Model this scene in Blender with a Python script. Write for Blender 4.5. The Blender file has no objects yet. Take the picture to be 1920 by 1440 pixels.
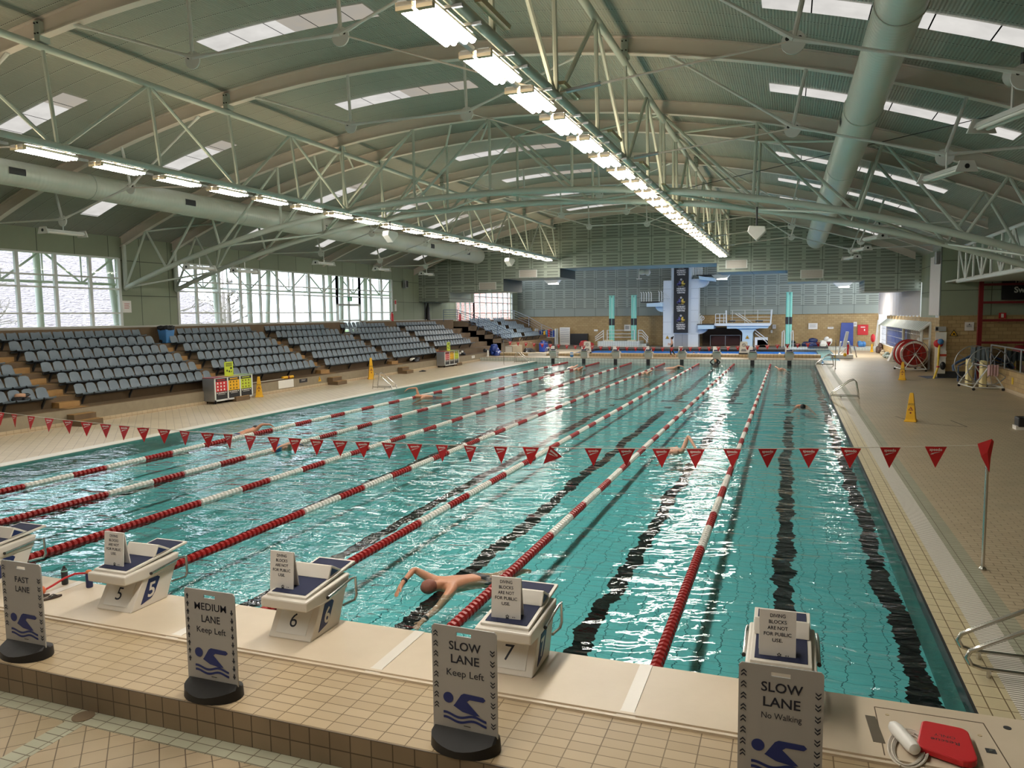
import bpy, math, random
from mathutils import Vector, Matrix, Euler
random.seed(7)
PI = math.pi
SC = bpy.context.scene
COL = SC.collection

# ------------------------------------------------------------------ camera, sky, exposure
cam_d = bpy.data.cameras.new('camera')
cam_d.sensor_fit = 'HORIZONTAL'; cam_d.sensor_width = 36.0
cam_d.lens = 1422.5 / 1920 * 36.0
cam_d.clip_start = 0.05; cam_d.clip_end = 500
cam = bpy.data.objects.new('camera', cam_d); COL.objects.link(cam)
yaw, pit, rol = 0.351513, 0.0910574, -0.0116022
cy, sy, cp, sp = math.cos(yaw), math.sin(yaw), math.cos(pit), math.sin(pit)
fw = Vector((-sy * cp, cy * cp, -sp)); rt = Vector((cy, sy, 0)); up = rt.cross(fw)
r2 = rt * math.cos(rol) + up * math.sin(rol); u2 = up * math.cos(rol) - rt * math.sin(rol)
m = Matrix((r2, u2, -fw)).transposed().to_4x4()
m.translation = Vector((18.7675, -7.2119, 3.7678))
cam.matrix_world = m
SC.camera = cam

W = bpy.data.worlds.new('overcast'); SC.world = W; W.use_nodes = True
wn = W.node_tree.nodes; wl = W.node_tree.links
bg = wn['Background']; bg.inputs['Color'].default_value = (0.80, 0.88, 1.0, 1); bg.inputs['Strength'].default_value = 5.0

SC.view_settings.view_transform = 'Standard'
SC.view_settings.look = 'None'
SC.view_settings.gamma = 1
SC.view_settings.use_curve_mapping = False
SC.view_settings.exposure = 0.38
LAMP_E = 42.0       # radiance of the fluorescent tubes
SKY_E = .62         # radiance of the roof lights (daylight through fibreglass)
SC.cycles.use_denoising = True
SC.cycles.max_bounces = 7
SC.cycles.diffuse_bounces = 3
SC.cycles.glossy_bounces = 3
SC.cycles.transmission_bounces = 4
SC.cycles.transparent_max_bounces = 12
SC.cycles.sample_clamp_indirect = 6.0
SC.cycles.caustics_reflective = False
SC.cycles.caustics_refractive = False

# ------------------------------------------------------------------ helpers
def srgb(r, g, b):
    f = lambda c: (c / 255) / 12.92 if c / 255 <= 0.04045 else ((c / 255 + 0.055) / 1.055) ** 2.4
    return (f(r), f(g), f(b), 1)

class MB:
    def __init__(s): s.v = []; s.f = []
    def add(s, vs, fs):
        o = len(s.v); s.v += [tuple(p) for p in vs]; s.f += [tuple(i + o for i in q) for q in fs]; return s
    def box(s, x0, x1, y0, y1, z0, z1):
        return s.add([(x0, y0, z0), (x1, y0, z0), (x1, y1, z0), (x0, y1, z0), (x0, y0, z1), (x1, y0, z1), (x1, y1, z1), (x0, y1, z1)],
                     [(3, 2, 1, 0), (4, 5, 6, 7), (0, 1, 5, 4), (1, 2, 6, 5), (2, 3, 7, 6), (3, 0, 4, 7)])
    def cbox(s, c, d): return s.box(c[0] - d[0] / 2, c[0] + d[0] / 2, c[1] - d[1] / 2, c[1] + d[1] / 2, c[2] - d[2] / 2, c[2] + d[2] / 2)
    def quad(s, a, b, c, d): return s.add([a, b, c, d], [(0, 1, 2, 3)])
    def poly(s, pts): return s.add(pts, [tuple(range(len(pts)))])
    def prism(s, pts, ax, a, b):
        # pts 2-D outline; ax = axis of extrusion: 'x' -> pts are (y,z), 'y' -> (x,z), 'z' -> (x,y)
        n = len(pts)
        mk = {'x': lambda p, t: (t, p[0], p[1]), 'y': lambda p, t: (p[0], t, p[1]), 'z': lambda p, t: (p[0], p[1], t)}[ax]
        vs = [mk(p, a) for p in pts] + [mk(p, b) for p in pts]
        fs = [tuple(range(n - 1, -1, -1)), tuple(range(n, 2 * n))] + [(i, (i + 1) % n, n + (i + 1) % n, n + i) for i in range(n)]
        return s.add(vs, fs)
    def path(s, pts, r, n=8, closed=False, caps=True):
        P = [Vector(p) for p in pts]; N = len(P)
        R = r if isinstance(r, (list, tuple)) else [r] * N
        vs = []; ref = None
        for i in range(N):
            if closed: t = (P[(i + 1) % N] - P[i - 1])
            else: t = P[min(i + 1, N - 1)] - P[max(i - 1, 0)]
            t.normalize()
            if ref is None: ref = Vector((0, 0, 1)) if abs(t.z) < .9 else Vector((1, 0, 0))
            a = ref - t * ref.dot(t)
            if a.length < 1e-4: a = t.orthogonal()
            a.normalize(); b = t.cross(a); ref = a
            for k in range(n):
                w = 2 * PI * k / n
                vs.append(P[i] + (a * math.cos(w) + b * math.sin(w)) * R[i])
        fs = []
        for i in range(N if closed else N - 1):
            j = (i + 1) % N
            for k in range(n): fs.append((i * n + k, i * n + (k + 1) % n, j * n + (k + 1) % n, j * n + k))
        if caps and not closed: fs += [tuple(range(n - 1, -1, -1)), tuple((N - 1) * n + k for k in range(n))]
        return s.add(vs, fs)
    def tube(s, p, q, r, n=8): return s.path([p, q], r, n)
    def ring(s, c, R, r, ax='y', n=32, k=6):
        f = {'y': lambda a: (c[0] + R * math.cos(a), c[1], c[2] + R * math.sin(a)), 'x': lambda a: (c[0], c[1] + R * math.cos(a), c[2] + R * math.sin(a)),
             'z': lambda a: (c[0] + R * math.cos(a), c[1] + R * math.sin(a), c[2])}[ax]
        return s.path([f(2 * PI * i / n) for i in range(n)], r, k, closed=True)
    def lathe(s, prof, n=16, c=(0, 0, 0), ax='z', caps=True):
        vs = []
        for (r, t) in prof:
            for k in range(n):
                a = 2 * PI * k / n; x, y = r * math.cos(a), r * math.sin(a)
                vs.append({'z': (c[0] + x, c[1] + y, c[2] + t), 'y': (c[0] + x, c[1] + t, c[2] + y), 'x': (c[0] + t, c[1] + x, c[2] + y)}[ax])
        fs = []
        for i in range(len(prof) - 1):
            for k in range(n): fs.append((i * n + k, i * n + (k + 1) % n, (i + 1) * n + (k + 1) % n, (i + 1) * n + k))
        if caps: fs += [tuple(range(n - 1, -1, -1)), tuple((len(prof) - 1) * n + k for k in range(n))]
        return s.add(vs, fs)
    def ball(s, c, r, nu=12, nv=8):
        r = r if isinstance(r, (tuple, list)) else (r, r, r)
        vs = []
        for j in range(nv + 1):
            t = PI * j / nv; st = max(math.sin(t), 1e-3)
            for i in range(nu):
                a = 2 * PI * i / nu
                vs.append((c[0] + r[0] * st * math.cos(a), c[1] + r[1] * st * math.sin(a), c[2] - r[2] * math.cos(t)))
        fs = [(j * nu + i, j * nu + (i + 1) % nu, (j + 1) * nu + (i + 1) % nu, (j + 1) * nu + i) for j in range(nv) for i in range(nu)]
        return s.add(vs, fs)
    def xf(s, M):
        s.v = [tuple(M @ Vector(p)) for p in s.v]; return s
    def mesh(s, name, mat, smooth=False):
        me = bpy.data.meshes.new(name); me.from_pydata(s.v, [], s.f)
        if mat: me.materials.append(mat)
        if smooth:
            me.polygons.foreach_set('use_smooth', [True] * len(me.polygons))
            try: me.set_sharp_from_angle(angle=0.7)
            except Exception: pass
        me.update(); return me
    def build(s, name, mat, parent=None, smooth=False, bevel=0, world=False):
        if world and parent is not None:
            l = parent.location; s.v = [(a - l.x, b - l.y, c - l.z) for a, b, c in s.v]
        o = bpy.data.objects.new(name, s.mesh(name, mat, smooth)); COL.objects.link(o)
        if parent is not None: o.parent = parent
        if bevel:
            md = o.modifiers.new('bevel', 'BEVEL'); md.width = bevel; md.segments = 2; md.limit_method = 'ANGLE'
        return o

def tag(o, label, cat, group=None, kind=None):
    o['label'] = label; o['category'] = cat
    if group: o['group'] = group
    if kind: o['kind'] = kind
    return o
def thing(name, label, cat, loc=(0, 0, 0), rz=0, group=None):
    o = bpy.data.objects.new(name, None); o.empty_display_size = 0.1; COL.objects.link(o)
    o.location = loc; o.rotation_euler = (0, 0, rz)
    return tag(o, label, cat, group)
def struct(name, mb, mat, label=None, smooth=False):
    h, _, r = name.partition('_')
    if h in ('wall', 'floor', 'ceiling', 'ground') and r and r not in ('left', 'right', 'back', 'front'): name = r + '_' + h
    o = mb.build(name, mat, smooth=smooth); o['kind'] = 'structure'
    if label: o['label'] = label
    return o
def dup(src, loc, rz=None, label=None, group=None):
    c = src.copy(); COL.objects.link(c); c.location = loc
    if rz is not None: c.rotation_euler = (0, 0, rz)
    if label: c['label'] = label
    if group: c['group'] = group
    for a in list(src.children):
        d = a.copy(); COL.objects.link(d); d.parent = c
        for b in list(a.children):
            e = b.copy(); COL.objects.link(e); e.parent = d
    return c
FR = Matrix.Rotation(PI / 2, 4, 'X')                 # text plane -> upright, facing -Y
SIDE = Matrix.Rotation(PI / 2, 4, 'Z') @ FR           # upright, facing +X
TXT = {}
def text_mesh(s, mat, bold=0.0, space=1.0, shear=0):
    key = (s, mat.name, bold, space, shear)
    if key in TXT: return TXT[key]
    cu = bpy.data.curves.new('t', 'FONT'); cu.body = s; cu.size = 1; cu.align_x = 'CENTER'; cu.align_y = 'CENTER'
    cu.offset = bold; cu.space_character = space; cu.shear = shear; cu.resolution_u = 3
    o = bpy.data.objects.new('t', cu); COL.objects.link(o)
    me = bpy.data.meshes.new_from_object(o.evaluated_get(bpy.context.evaluated_depsgraph_get()))
    bpy.data.objects.remove(o); me.materials.clear(); me.materials.append(mat); me.name = 'lettering'
    xs = [v.co.x for v in me.vertices] or [0]; ys = [v.co.y for v in me.vertices] or [0]
    cx, cyy = (min(xs) + max(xs)) / 2, (min(ys) + max(ys)) / 2
    for v in me.vertices: v.co.x -= cx; v.co.y -= cyy
    TXT[key] = (me, max(xs) - min(xs), max(ys) - min(ys)); return TXT[key]
def text(s, mat, parent, pos, rot=FR, width=None, height=None, bold=0.0, space=1.0, shear=0, name='lettering'):
    me, w, h = text_mesh(s, mat, bold, space, shear)
    sc = width / w if width else height / h
    sx = sc if not (width and height) else width / w
    sy_ = sc if not (width and height) else height / h
    o = bpy.data.objects.new(name, me); COL.objects.link(o); o.parent = parent
    o.matrix_local = Matrix.Translation(pos) @ rot @ Matrix.Diagonal((sx, sy_, 1, 1))
    return o
def flat(pts, mat, parent, pos, rot=FR, name='marking', th=0.0015):
    """a thin flat graphic drawn in the sign plane; pts = list of polygons"""
    b = MB()
    for p in pts: b.prism(p, 'z', 0, th)
    o = b.build(name, mat, parent); o.matrix_local = Matrix.Translation(pos) @ rot
    return o
def circ(cx, cyy, r, n=16, rx=None): return [(cx + (rx or r) * math.cos(2 * PI * i / n), cyy + r * math.sin(2 * PI * i / n)) for i in range(n)]

# ------------------------------------------------------------------ materials
class NT:
    def __init__(s, name):
        s.m = bpy.data.materials.new(name); s.m.use_nodes = True; s.t = s.m.node_tree; s.n = s.t.nodes; s.n.clear()
        s.out = s.n.new('ShaderNodeOutputMaterial')
    def node(s, typ, **kw):
        x = s.n.new(typ)
        for k, v in kw.items():
            if k.startswith('_'): setattr(x, k[1:], v)
            else: s.put(x.inputs[k.replace('__', ' ')], v)
        return x
    def put(s, sock, v):
        if hasattr(v, 'is_output'): s.t.links.new(v, sock)
        elif isinstance(v, bpy.types.Node): s.t.links.new(v.outputs[0], sock)
        else: sock.default_value = v
    def M(s, op, a, b=0.0, c=None):
        x = s.n.new('ShaderNodeMath'); x.operation = op; s.put(x.inputs[0], a); s.put(x.inputs[1], b)
        if c is not None: s.put(x.inputs[2], c)
        return x.outputs[0]
    def mix(s, f, a, b):
        x = s.n.new('ShaderNodeMix'); x.data_type = 'RGBA'; s.put(x.inputs[0], f); s.put(x.inputs[6], a); s.put(x.inputs[7], b); return x.outputs[2]
    def pos(s):
        g = s.n.new('ShaderNodeTexCoord'); return g.outputs['Object']
    def xyz(s, v=None):
        x = s.n.new('ShaderNodeSeparateXYZ'); s.put(x.inputs[0], v if v is not None else s.pos()); return x.outputs
    def comb(s, a, b, c=0.0):
        x = s.n.new('ShaderNodeCombineXYZ'); s.put(x.inputs[0], a); s.put(x.inputs[1], b); s.put(x.inputs[2], c); return x.outputs[0]
    def noise(s, v, scale, detail=3, rough=.55):
        x = s.node('ShaderNodeTexNoise', Vector=v, Scale=scale, Detail=float(detail), Roughness=rough); return x.outputs[0]
    def bsdf(s, col, rough=.5, metal=0.0, normal=None, spec=.5):
        p = s.n.new('ShaderNodeBsdfPrincipled'); s.put(p.inputs['Base Color'], col); s.put(p.inputs['Roughness'], rough); s.put(p.inputs['Metallic'], metal)
        p.inputs['Specular IOR Level'].default_value = spec
        if normal is not None: s.put(p.inputs['Normal'], normal)
        s.t.links.new(p.outputs[0], s.out.inputs[0]); return p
    def bump(s, h, strength=.3, dist=.02):
        b = s.n.new('ShaderNodeBump'); s.put(b.inputs['Height'], h); b.inputs['Strength'].default_value = strength; b.inputs['Distance'].default_value = dist; return b.outputs[0]

def plain(name, c, rough=.5, metal=0.0, var=.12, scale=6.0, spec=.5):
    t = NT(name); n = t.noise(t.pos(), scale, 4)
    c2 = tuple(x * (1 - var) for x in c[:3]) + (1,)
    t.bsdf(t.mix(t.M('MULTIPLY', n, 1.0), c2, c), rough, metal, spec=spec); return t.m
def emit(name, c, e):
    t = NT(name); x = t.node('ShaderNodeEmission', Color=c, Strength=e); t.t.links.new(x.outputs[0], t.out.inputs[0]); return t.m
def brickmat(name, c1, c2, mortar, w, h, msize, axes='xz', rot=0.0, rough=.5, off=0.0, offset=.5, var=.25, bump=.15, dirt=None, spec=.4):
    t = NT(name); p = t.xyz(); i = {'x': 0, 'y': 1, 'z': 2}
    v = t.comb(p[i[axes[0]]], p[i[axes[1]]])
    mp = t.node('ShaderNodeMapping', Vector=v); mp.inputs['Rotation'].default_value = (0, 0, rot); mp.inputs['Location'].default_value = (off, off, 0)
    b = t.n.new('ShaderNodeTexBrick'); b.offset = offset; b.squash = 1
    t.put(b.inputs['Vector'], mp.outputs[0]); t.put(b.inputs['Color1'], c1); t.put(b.inputs['Color2'], c2); t.put(b.inputs['Mortar'], mortar)
    b.inputs['Scale'].default_value = 1; b.inputs['Mortar Size'].default_value = msize; b.inputs['Brick Width'].default_value = w; b.inputs['Row Height'].default_value = h
    b.inputs['Mortar Smooth'].default_value = .1
    n = t.noise(t.pos(), 1.3, 5)
    col = t.mix(t.M('MULTIPLY', n, var), b.outputs[0], mortar)
    if dirt:
        n2 = t.noise(t.pos(), .35, 4); k = t.n.new('ShaderNodeMapRange'); t.put(k.inputs[0], n2); k.inputs[1].default_value = .45; k.inputs[2].default_value = .75; k.inputs[3].default_value = 0; k.inputs[4].default_value = dirt[1]
        col = t.mix(k.outputs[0], col, dirt[0])
    t.bsdf(col, rough, normal=t.bump(t.M('SUBTRACT', 1.0, b.outputs[1]), bump, .01), spec=spec); return t.m

white_paint = plain('white_painted_steel', srgb(214, 216, 212), .45, var=.1)
beam_paint = plain('beam_paint', srgb(222, 212, 202), .5, var=.1, scale=2)
truss_paint = plain('truss_paint', srgb(194, 202, 192), .45, var=.1, scale=2)
duct_m = NT('duct_metal')
_p = duct_m.xyz(); _w = duct_m.M('SINE', duct_m.M('MULTIPLY', _p[1], 42.0))
duct_m.bsdf(duct_m.mix(duct_m.noise(duct_m.pos(), .8, 4), srgb(196, 200, 188), srgb(212, 215, 204)), .38, 0.15, normal=duct_m.bump(_w, .25, .01))
duct_m = duct_m.m
chrome = plain('stainless_steel', (.62, .60, .57, 1), .22, 1.0, var=.1)
galv = plain('galvanised_steel', (.42, .43, .45, 1), .4, .8, var=.2)
black = plain('black_plastic', (.012, .012, .014, 1), .45, var=.2)
dark = plain('dark_grey', (.035, .037, .04, 1), .6, var=.2)
rubber = plain('black_rubber', (.018, .016, .015, 1), .5, var=.3, spec=.3)
block_white = plain('white_fibreglass', srgb(220, 212, 200), .35, var=.05)
plate_white = plain('white_plate', srgb(222, 218, 210), .3, var=.04)
paper = plain('white_card', srgb(225, 220, 214), .5, var=.04)
navy = plain('navy_blue', srgb(32, 44, 92), .4, var=.1)
navy_pad = plain('navy_grip', srgb(30, 36, 70), .8, var=.35, scale=60)
ink = plain('dark_ink', srgb(18, 24, 44), .5, var=.05)
sign_grey = plain('silver_sign', srgb(176, 174, 172), .38, .25, var=.05)
sign_blue = plain('sign_blue', srgb(30, 46, 110), .45, var=.05)
red_plastic = plain('red_plastic', srgb(168, 32, 30), .4, var=.25, scale=12)
red_flag = plain('red_vinyl', srgb(190, 26, 30), .45, var=.1)
white_plastic = plain('white_plastic', srgb(232, 228, 220), .4, var=.08)
rope_m = plain('white_rope', srgb(214, 204, 190), .8, var=.3, scale=80)
yellow = plain('yellow_plastic', srgb(236, 178, 16), .4, var=.08)
yellow2 = plain('yellow_paint', srgb(226, 190, 40), .4, var=.1)
maroon = plain('maroon_steel', srgb(120, 22, 28), .4, var=.15)
skin_m = plain('skin', srgb(205, 145, 112), .45, var=.15, scale=14)
skin2_m = plain('pale_skin', srgb(224, 172, 146), .45, var=.12, scale=14)
stubble = plain('short_brown_hair', srgb(150, 92, 76), .6, var=.3, scale=60)
hair_m = plain('hair', srgb(46, 30, 24), .6, var=.4, scale=40)
seat_grey = plain('grey_seat_plastic', srgb(104, 117, 128), .42, var=.12, scale=5)
tower_white = plain('tower_white', srgb(212, 216, 218), .5, var=.06)
tower_blue = plain('tower_blue', srgb(186, 208, 220), .5, var=.06)
aqua = plain('aqua_paint', srgb(132, 205, 184), .4, var=.08)
blue_bin = plain('blue_bin_plastic', srgb(74, 132, 190), .4, var=.1)
blue_mat = plain('blue_vinyl', srgb(34, 64, 150), .35, var=.3, scale=3)
concrete = plain('concrete', srgb(156, 142, 118), .8, var=.35, scale=3)
tier_m = plain('brown_tier', srgb(116, 94, 68), .75, var=.4, scale=1.8)
step_m = plain('timber_step', srgb(172, 132, 80), .6, var=.35, scale=5)
lime = plain('lime_green_sign', srgb(188, 204, 52), .5, var=.05)
signred = plain('bright_red', srgb(196, 34, 40), .45, var=.06)
glow = emit('lit_tube', (1.0, .945, .85, 1), LAMP_E)
glow_dim = emit('lit_floodlight', (1.0, .96, .88, 1), 8.0)
glow_up = emit('lit_uplight', (1.0, .80, .52, 1), 9.0)

# deck tiles
deck_m = brickmat('deck_tile', srgb(186, 170, 142), srgb(178, 160, 132), srgb(120, 104, 82), .25, .125, .006, 'xy', 0, .42, var=.3, dirt=(srgb(138, 130, 108), .55))
deck_l = brickmat('left_deck_tile', srgb(206, 190, 164), srgb(198, 182, 156), srgb(150, 132, 108), .5, .25, .007, 'xy', PI / 4, .38, offset=.5, var=.15)
diag_m = brickmat('diagonal_deck_tile', srgb(176, 156, 128), srgb(166, 148, 120), srgb(86, 70, 52), .205, .205, .005, 'xy', PI / 4, .5, offset=0, var=.35, dirt=(srgb(150, 136, 104), .5))
green_t = brickmat('green_border_tile', srgb(170, 168, 146), srgb(162, 160, 138), srgb(92, 82, 64), .21, .107, .005, 'xy', 0, .5, offset=0, var=.3)
beige_t = brickmat('beige_platform_tile', srgb(186, 164, 132), srgb(176, 154, 122), srgb(104, 84, 58), .25, .128, .005, 'xy', 0, .5, offset=0, off=.1, var=.25, dirt=(srgb(170, 146, 100), .5))
beige_f = brickmat('beige_riser_tile', srgb(158, 138, 112), srgb(146, 126, 100), srgb(84, 70, 54), .2, .15, .006, 'xz', 0, .5, offset=0, var=.5, dirt=(srgb(60, 50, 40), .75))
coping_t = brickmat('coping_tile', srgb(206, 192, 156), srgb(198, 184, 148), srgb(112, 92, 64), .175, .24, .006, 'xy', 0, .4, offset=0, off=.07, var=.2)
kerb_t = brickmat('kerb_tile', srgb(196, 176, 146), srgb(190, 170, 140), srgb(140, 120, 95), .25, .16, .006, 'yz', 0, .5, offset=0, off=.06, var=.25)
white_t = brickmat('white_wall_tile', srgb(208, 212, 204), srgb(200, 205, 198), srgb(140, 146, 142), .25, .25, .012, 'xz', 0, .3, offset=0, off=.1, var=.12)
brick_y = brickmat('cream_brick', srgb(186, 160, 114), srgb(170, 142, 98), srgb(146, 122, 86), .4, .2, .014, 'xz', 0, .75, var=.3)
brick_x = brickmat('cream_brick_side', srgb(186, 160, 114), srgb(170, 142, 98), srgb(146, 122, 86), .4, .2, .014, 'yz', 0, .75, var=.3)
# slotted white grate
_t = NT('grate'); _q = _t.xyz(); _s = _t.M('GREATER_THAN', _t.M('FRACT', _t.M('MULTIPLY', _q[1], 22.0)), .62)
_t.bsdf(_t.mix(_s, srgb(226, 220, 208), srgb(128, 118, 104)), .45); grate_m = _t.m
# platform white, faint scuffs
_t = NT('platform_white'); _n = _t.noise(_t.pos(), 1.1, 6, .6); _n2 = _t.noise(_t.pos(), 26, 2)
_t.bsdf(_t.mix(_n, srgb(190, 172, 148), srgb(216, 200, 176)), .42, normal=_t.bump(_n2, .08, .004)); plat_m = _t.m
# corrugated ceiling, panel joints across
_t = NT('ceiling_sheet'); _q = _t.xyz()
_j = _t.M('FRACT', _t.M('MULTIPLY', _q[1], 1 / .82))
_line = _t.M('LESS_THAN', _j, .035); _lite = _t.M('MULTIPLY', _t.M('GREATER_THAN', _j, .035), _t.M('LESS_THAN', _j, .06))
_rib = _t.M('SINE', _t.M('MULTIPLY', _q[0], 2 * PI / .07)); _dots = _t.M('GREATER_THAN', _t.M('SINE', _t.M('MULTIPLY', _q[0], 2 * PI / .07)), -.1)
_c = _t.mix(_t.noise(_t.pos(), .5, 4), srgb(146, 149, 138), srgb(164, 165, 154))
_c = _t.mix(_t.M('MULTIPLY', _t.M('GREATER_THAN', _rib, .55), .16), _c, srgb(100, 110, 100))
_c = _t.mix(_t.M('MULTIPLY', _line, _dots), _c, srgb(48, 52, 48)); _c = _t.mix(_t.M('MULTIPLY', _lite, .7), _c, srgb(190, 196, 184))
_t.bsdf(_c, .6, normal=_t.bump(_rib, .35, .02)); ceil_m = _t.m
# acoustic wall panels: columns of slotted panels between flat joints
def slotted(name, x0, z0, zmin, ca, cb):
    t = NT(name); p = t.xyz()
    u = t.M('FRACT', t.M('DIVIDE', t.M('SUBTRACT', p[0], x0), 2.36)); vrow = t.M('DIVIDE', t.M('SUBTRACT', p[2], z0), 1.08); v = t.M('FRACT', vrow)
    a = t.M('MULTIPLY', t.M('GREATER_THAN', u, .07), t.M('LESS_THAN', u, .44)); b = t.M('MULTIPLY', t.M('GREATER_THAN', u, .55), t.M('LESS_THAN', u, .93))
    s = t.M('FRACT', t.M('MULTIPLY', t.M('SUBTRACT', v, .10), 4.0 / .84)); sl = t.M('MULTIPLY', t.M('LESS_THAN', s, .52), t.M('MULTIPLY', t.M('GREATER_THAN', v, .10), t.M('LESS_THAN', v, .93)))
    gn = t.n.new('ShaderNodeNewGeometry'); nz = t.M('LESS_THAN', t.M('ABSOLUTE', t.xyz(gn.outputs['Normal'])[2]), .5)
    mk = t.M('MULTIPLY', t.M('MULTIPLY', t.M('MULTIPLY', t.M('ADD', a, b), sl), t.M('GREATER_THAN', p[2], zmin)), nz)
    j = t.M('MAXIMUM', t.M('LESS_THAN', u, .012), t.M('MULTIPLY', nz, t.M('LESS_THAN', v, .03)))
    odd = t.M('GREATER_THAN', t.M('FRACT', t.M('MULTIPLY', t.M('FLOOR', vrow), .3334)), .6)
    base = t.mix(t.M('MULTIPLY', odd, .55), ca, cb)
    base = t.mix(t.M('MULTIPLY', t.noise(t.pos(), .6, 4), .25), base, cb)
    col = t.mix(t.M('MULTIPLY', mk, .55), base, srgb(70, 76, 70)); col = t.mix(j, col, srgb(56, 62, 56))
    t.bsdf(col, .65); return t.m
panel_m = slotted('acoustic_panel', 1.87, 7.3, 0.0, srgb(162, 170, 156), srgb(134, 142, 132))
panel_b = slotted('acoustic_panel_rear', 1.0, 4.35, 4.35, srgb(160, 166, 154), srgb(134, 142, 134))
def sheet(name, axes, w, h, ca, cb, ln):
    return brickmat(name, ca, cb, ln, w, h, .016, axes, 0, .6, offset=0, var=.15, bump=.05)
green_w = sheet('green_wall_sheet', 'yz', 1.75, 1.62, srgb(150, 158, 134), srgb(138, 146, 124), srgb(66, 70, 58))
green_y = sheet('green_wall_sheet_end', 'xz', 2.4, 1.6, srgb(150, 160, 138), srgb(142, 152, 130), srgb(66, 72, 60))
# pool floor: turquoise tiles, lane lines with a gentle ripple
_t = NT('pool_floor_tile'); _v = _t.pos()
_nz = _t.node('ShaderNodeTexNoise', Vector=_v, Scale=1.6, Detail=3.0); _nz2 = _t.node('ShaderNodeTexNoise', Vector=_v, Scale=.55, Detail=2.0)
_q = _t.xyz(_v)
_w1 = _t.M('MULTIPLY', _t.M('SUBTRACT', _nz.outputs[0], .5), .34); _w2 = _t.M('MULTIPLY', _t.M('SUBTRACT', _nz2.outputs[0], .5), .30)
_nz3 = _t.node('ShaderNodeTexNoise', Vector=_t.comb(_t.M('MULTIPLY', _q[0], 2.0), _t.M('MULTIPLY', _q[1], 9.0)), Scale=1.0, Detail=2.0)
_x = _t.M('ADD', _q[0], _t.M('ADD', _t.M('ADD', _w1, _w2), _t.M('MULTIPLY', _t.M('SUBTRACT', _nz3.outputs[0], .5), .16))); _y = _t.M('ADD', _q[1], _w1)
_tl = _t.M('MAXIMUM', _t.M('LESS_THAN', _t.M('FRACT', _t.M('DIVIDE', _x, .25)), .05), _t.M('MULTIPLY', .6, _t.M('LESS_THAN', _t.M('FRACT', _t.M('DIVIDE', _y, .25)), .04)))
_fade = _t.n.new('ShaderNodeMapRange'); _t.put(_fade.inputs[0], _q[1]); _fade.inputs[1].default_value = 2; _fade.inputs[2].default_value = 24; _fade.inputs[3].default_value = .9; _fade.inputs[4].default_value = .12
_base = _t.mix(_t.noise(_v, .25, 3), srgb(108, 192, 196), srgb(128, 208, 208))
_base = _t.mix(_t.M('MULTIPLY', _tl, _fade.outputs[0]), _base, srgb(26, 82, 92))
_lx = _t.M('ABSOLUTE', _t.M('SUBTRACT', _t.M('FRACT', _t.M('DIVIDE', _x, 2.5)), .5))
_ln = _t.M('LESS_THAN', _lx, .058)
_run = _t.M('MAXIMUM', _t.M('MULTIPLY', _t.M('GREATER_THAN', _y, 1.0), _t.M('LESS_THAN', _y, 25.0)), _t.M('MULTIPLY', _t.M('GREATER_THAN', _y, 28.3), _t.M('LESS_THAN', _y, 48.0)))
_run = _t.M('MAXIMUM', _run, _t.M('MULTIPLY', _t.M('GREATER_THAN', _y, 25.9), _t.M('LESS_THAN', _y, 26.6)))
_tee = _t.M('MULTIPLY', _t.M('LESS_THAN', _lx, .24), _t.M('LESS_THAN', _t.M('ABSOLUTE', _t.M('SUBTRACT', _y, 28.6)), .22))
_blk = _t.M('MAXIMUM', _t.M('MULTIPLY', _ln, _run), _tee)
_blk = _t.M('MAXIMUM', _blk, _t.M('MULTIPLY', _t.M('GREATER_THAN', _x, 20.12), _t.M('LESS_THAN', _x, 20.42)))
_t.bsdf(_t.mix(_blk, _base, srgb(10, 14, 16)), .9, spec=0.0); poolfloor_m = _t.m
_t = NT('pool_wall_tile'); _t.bsdf(_t.mix(_t.noise(_t.pos(), 2.0, 4), srgb(58, 112, 106), srgb(96, 154, 144)), .5); poolwall_m = _t.m
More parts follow.
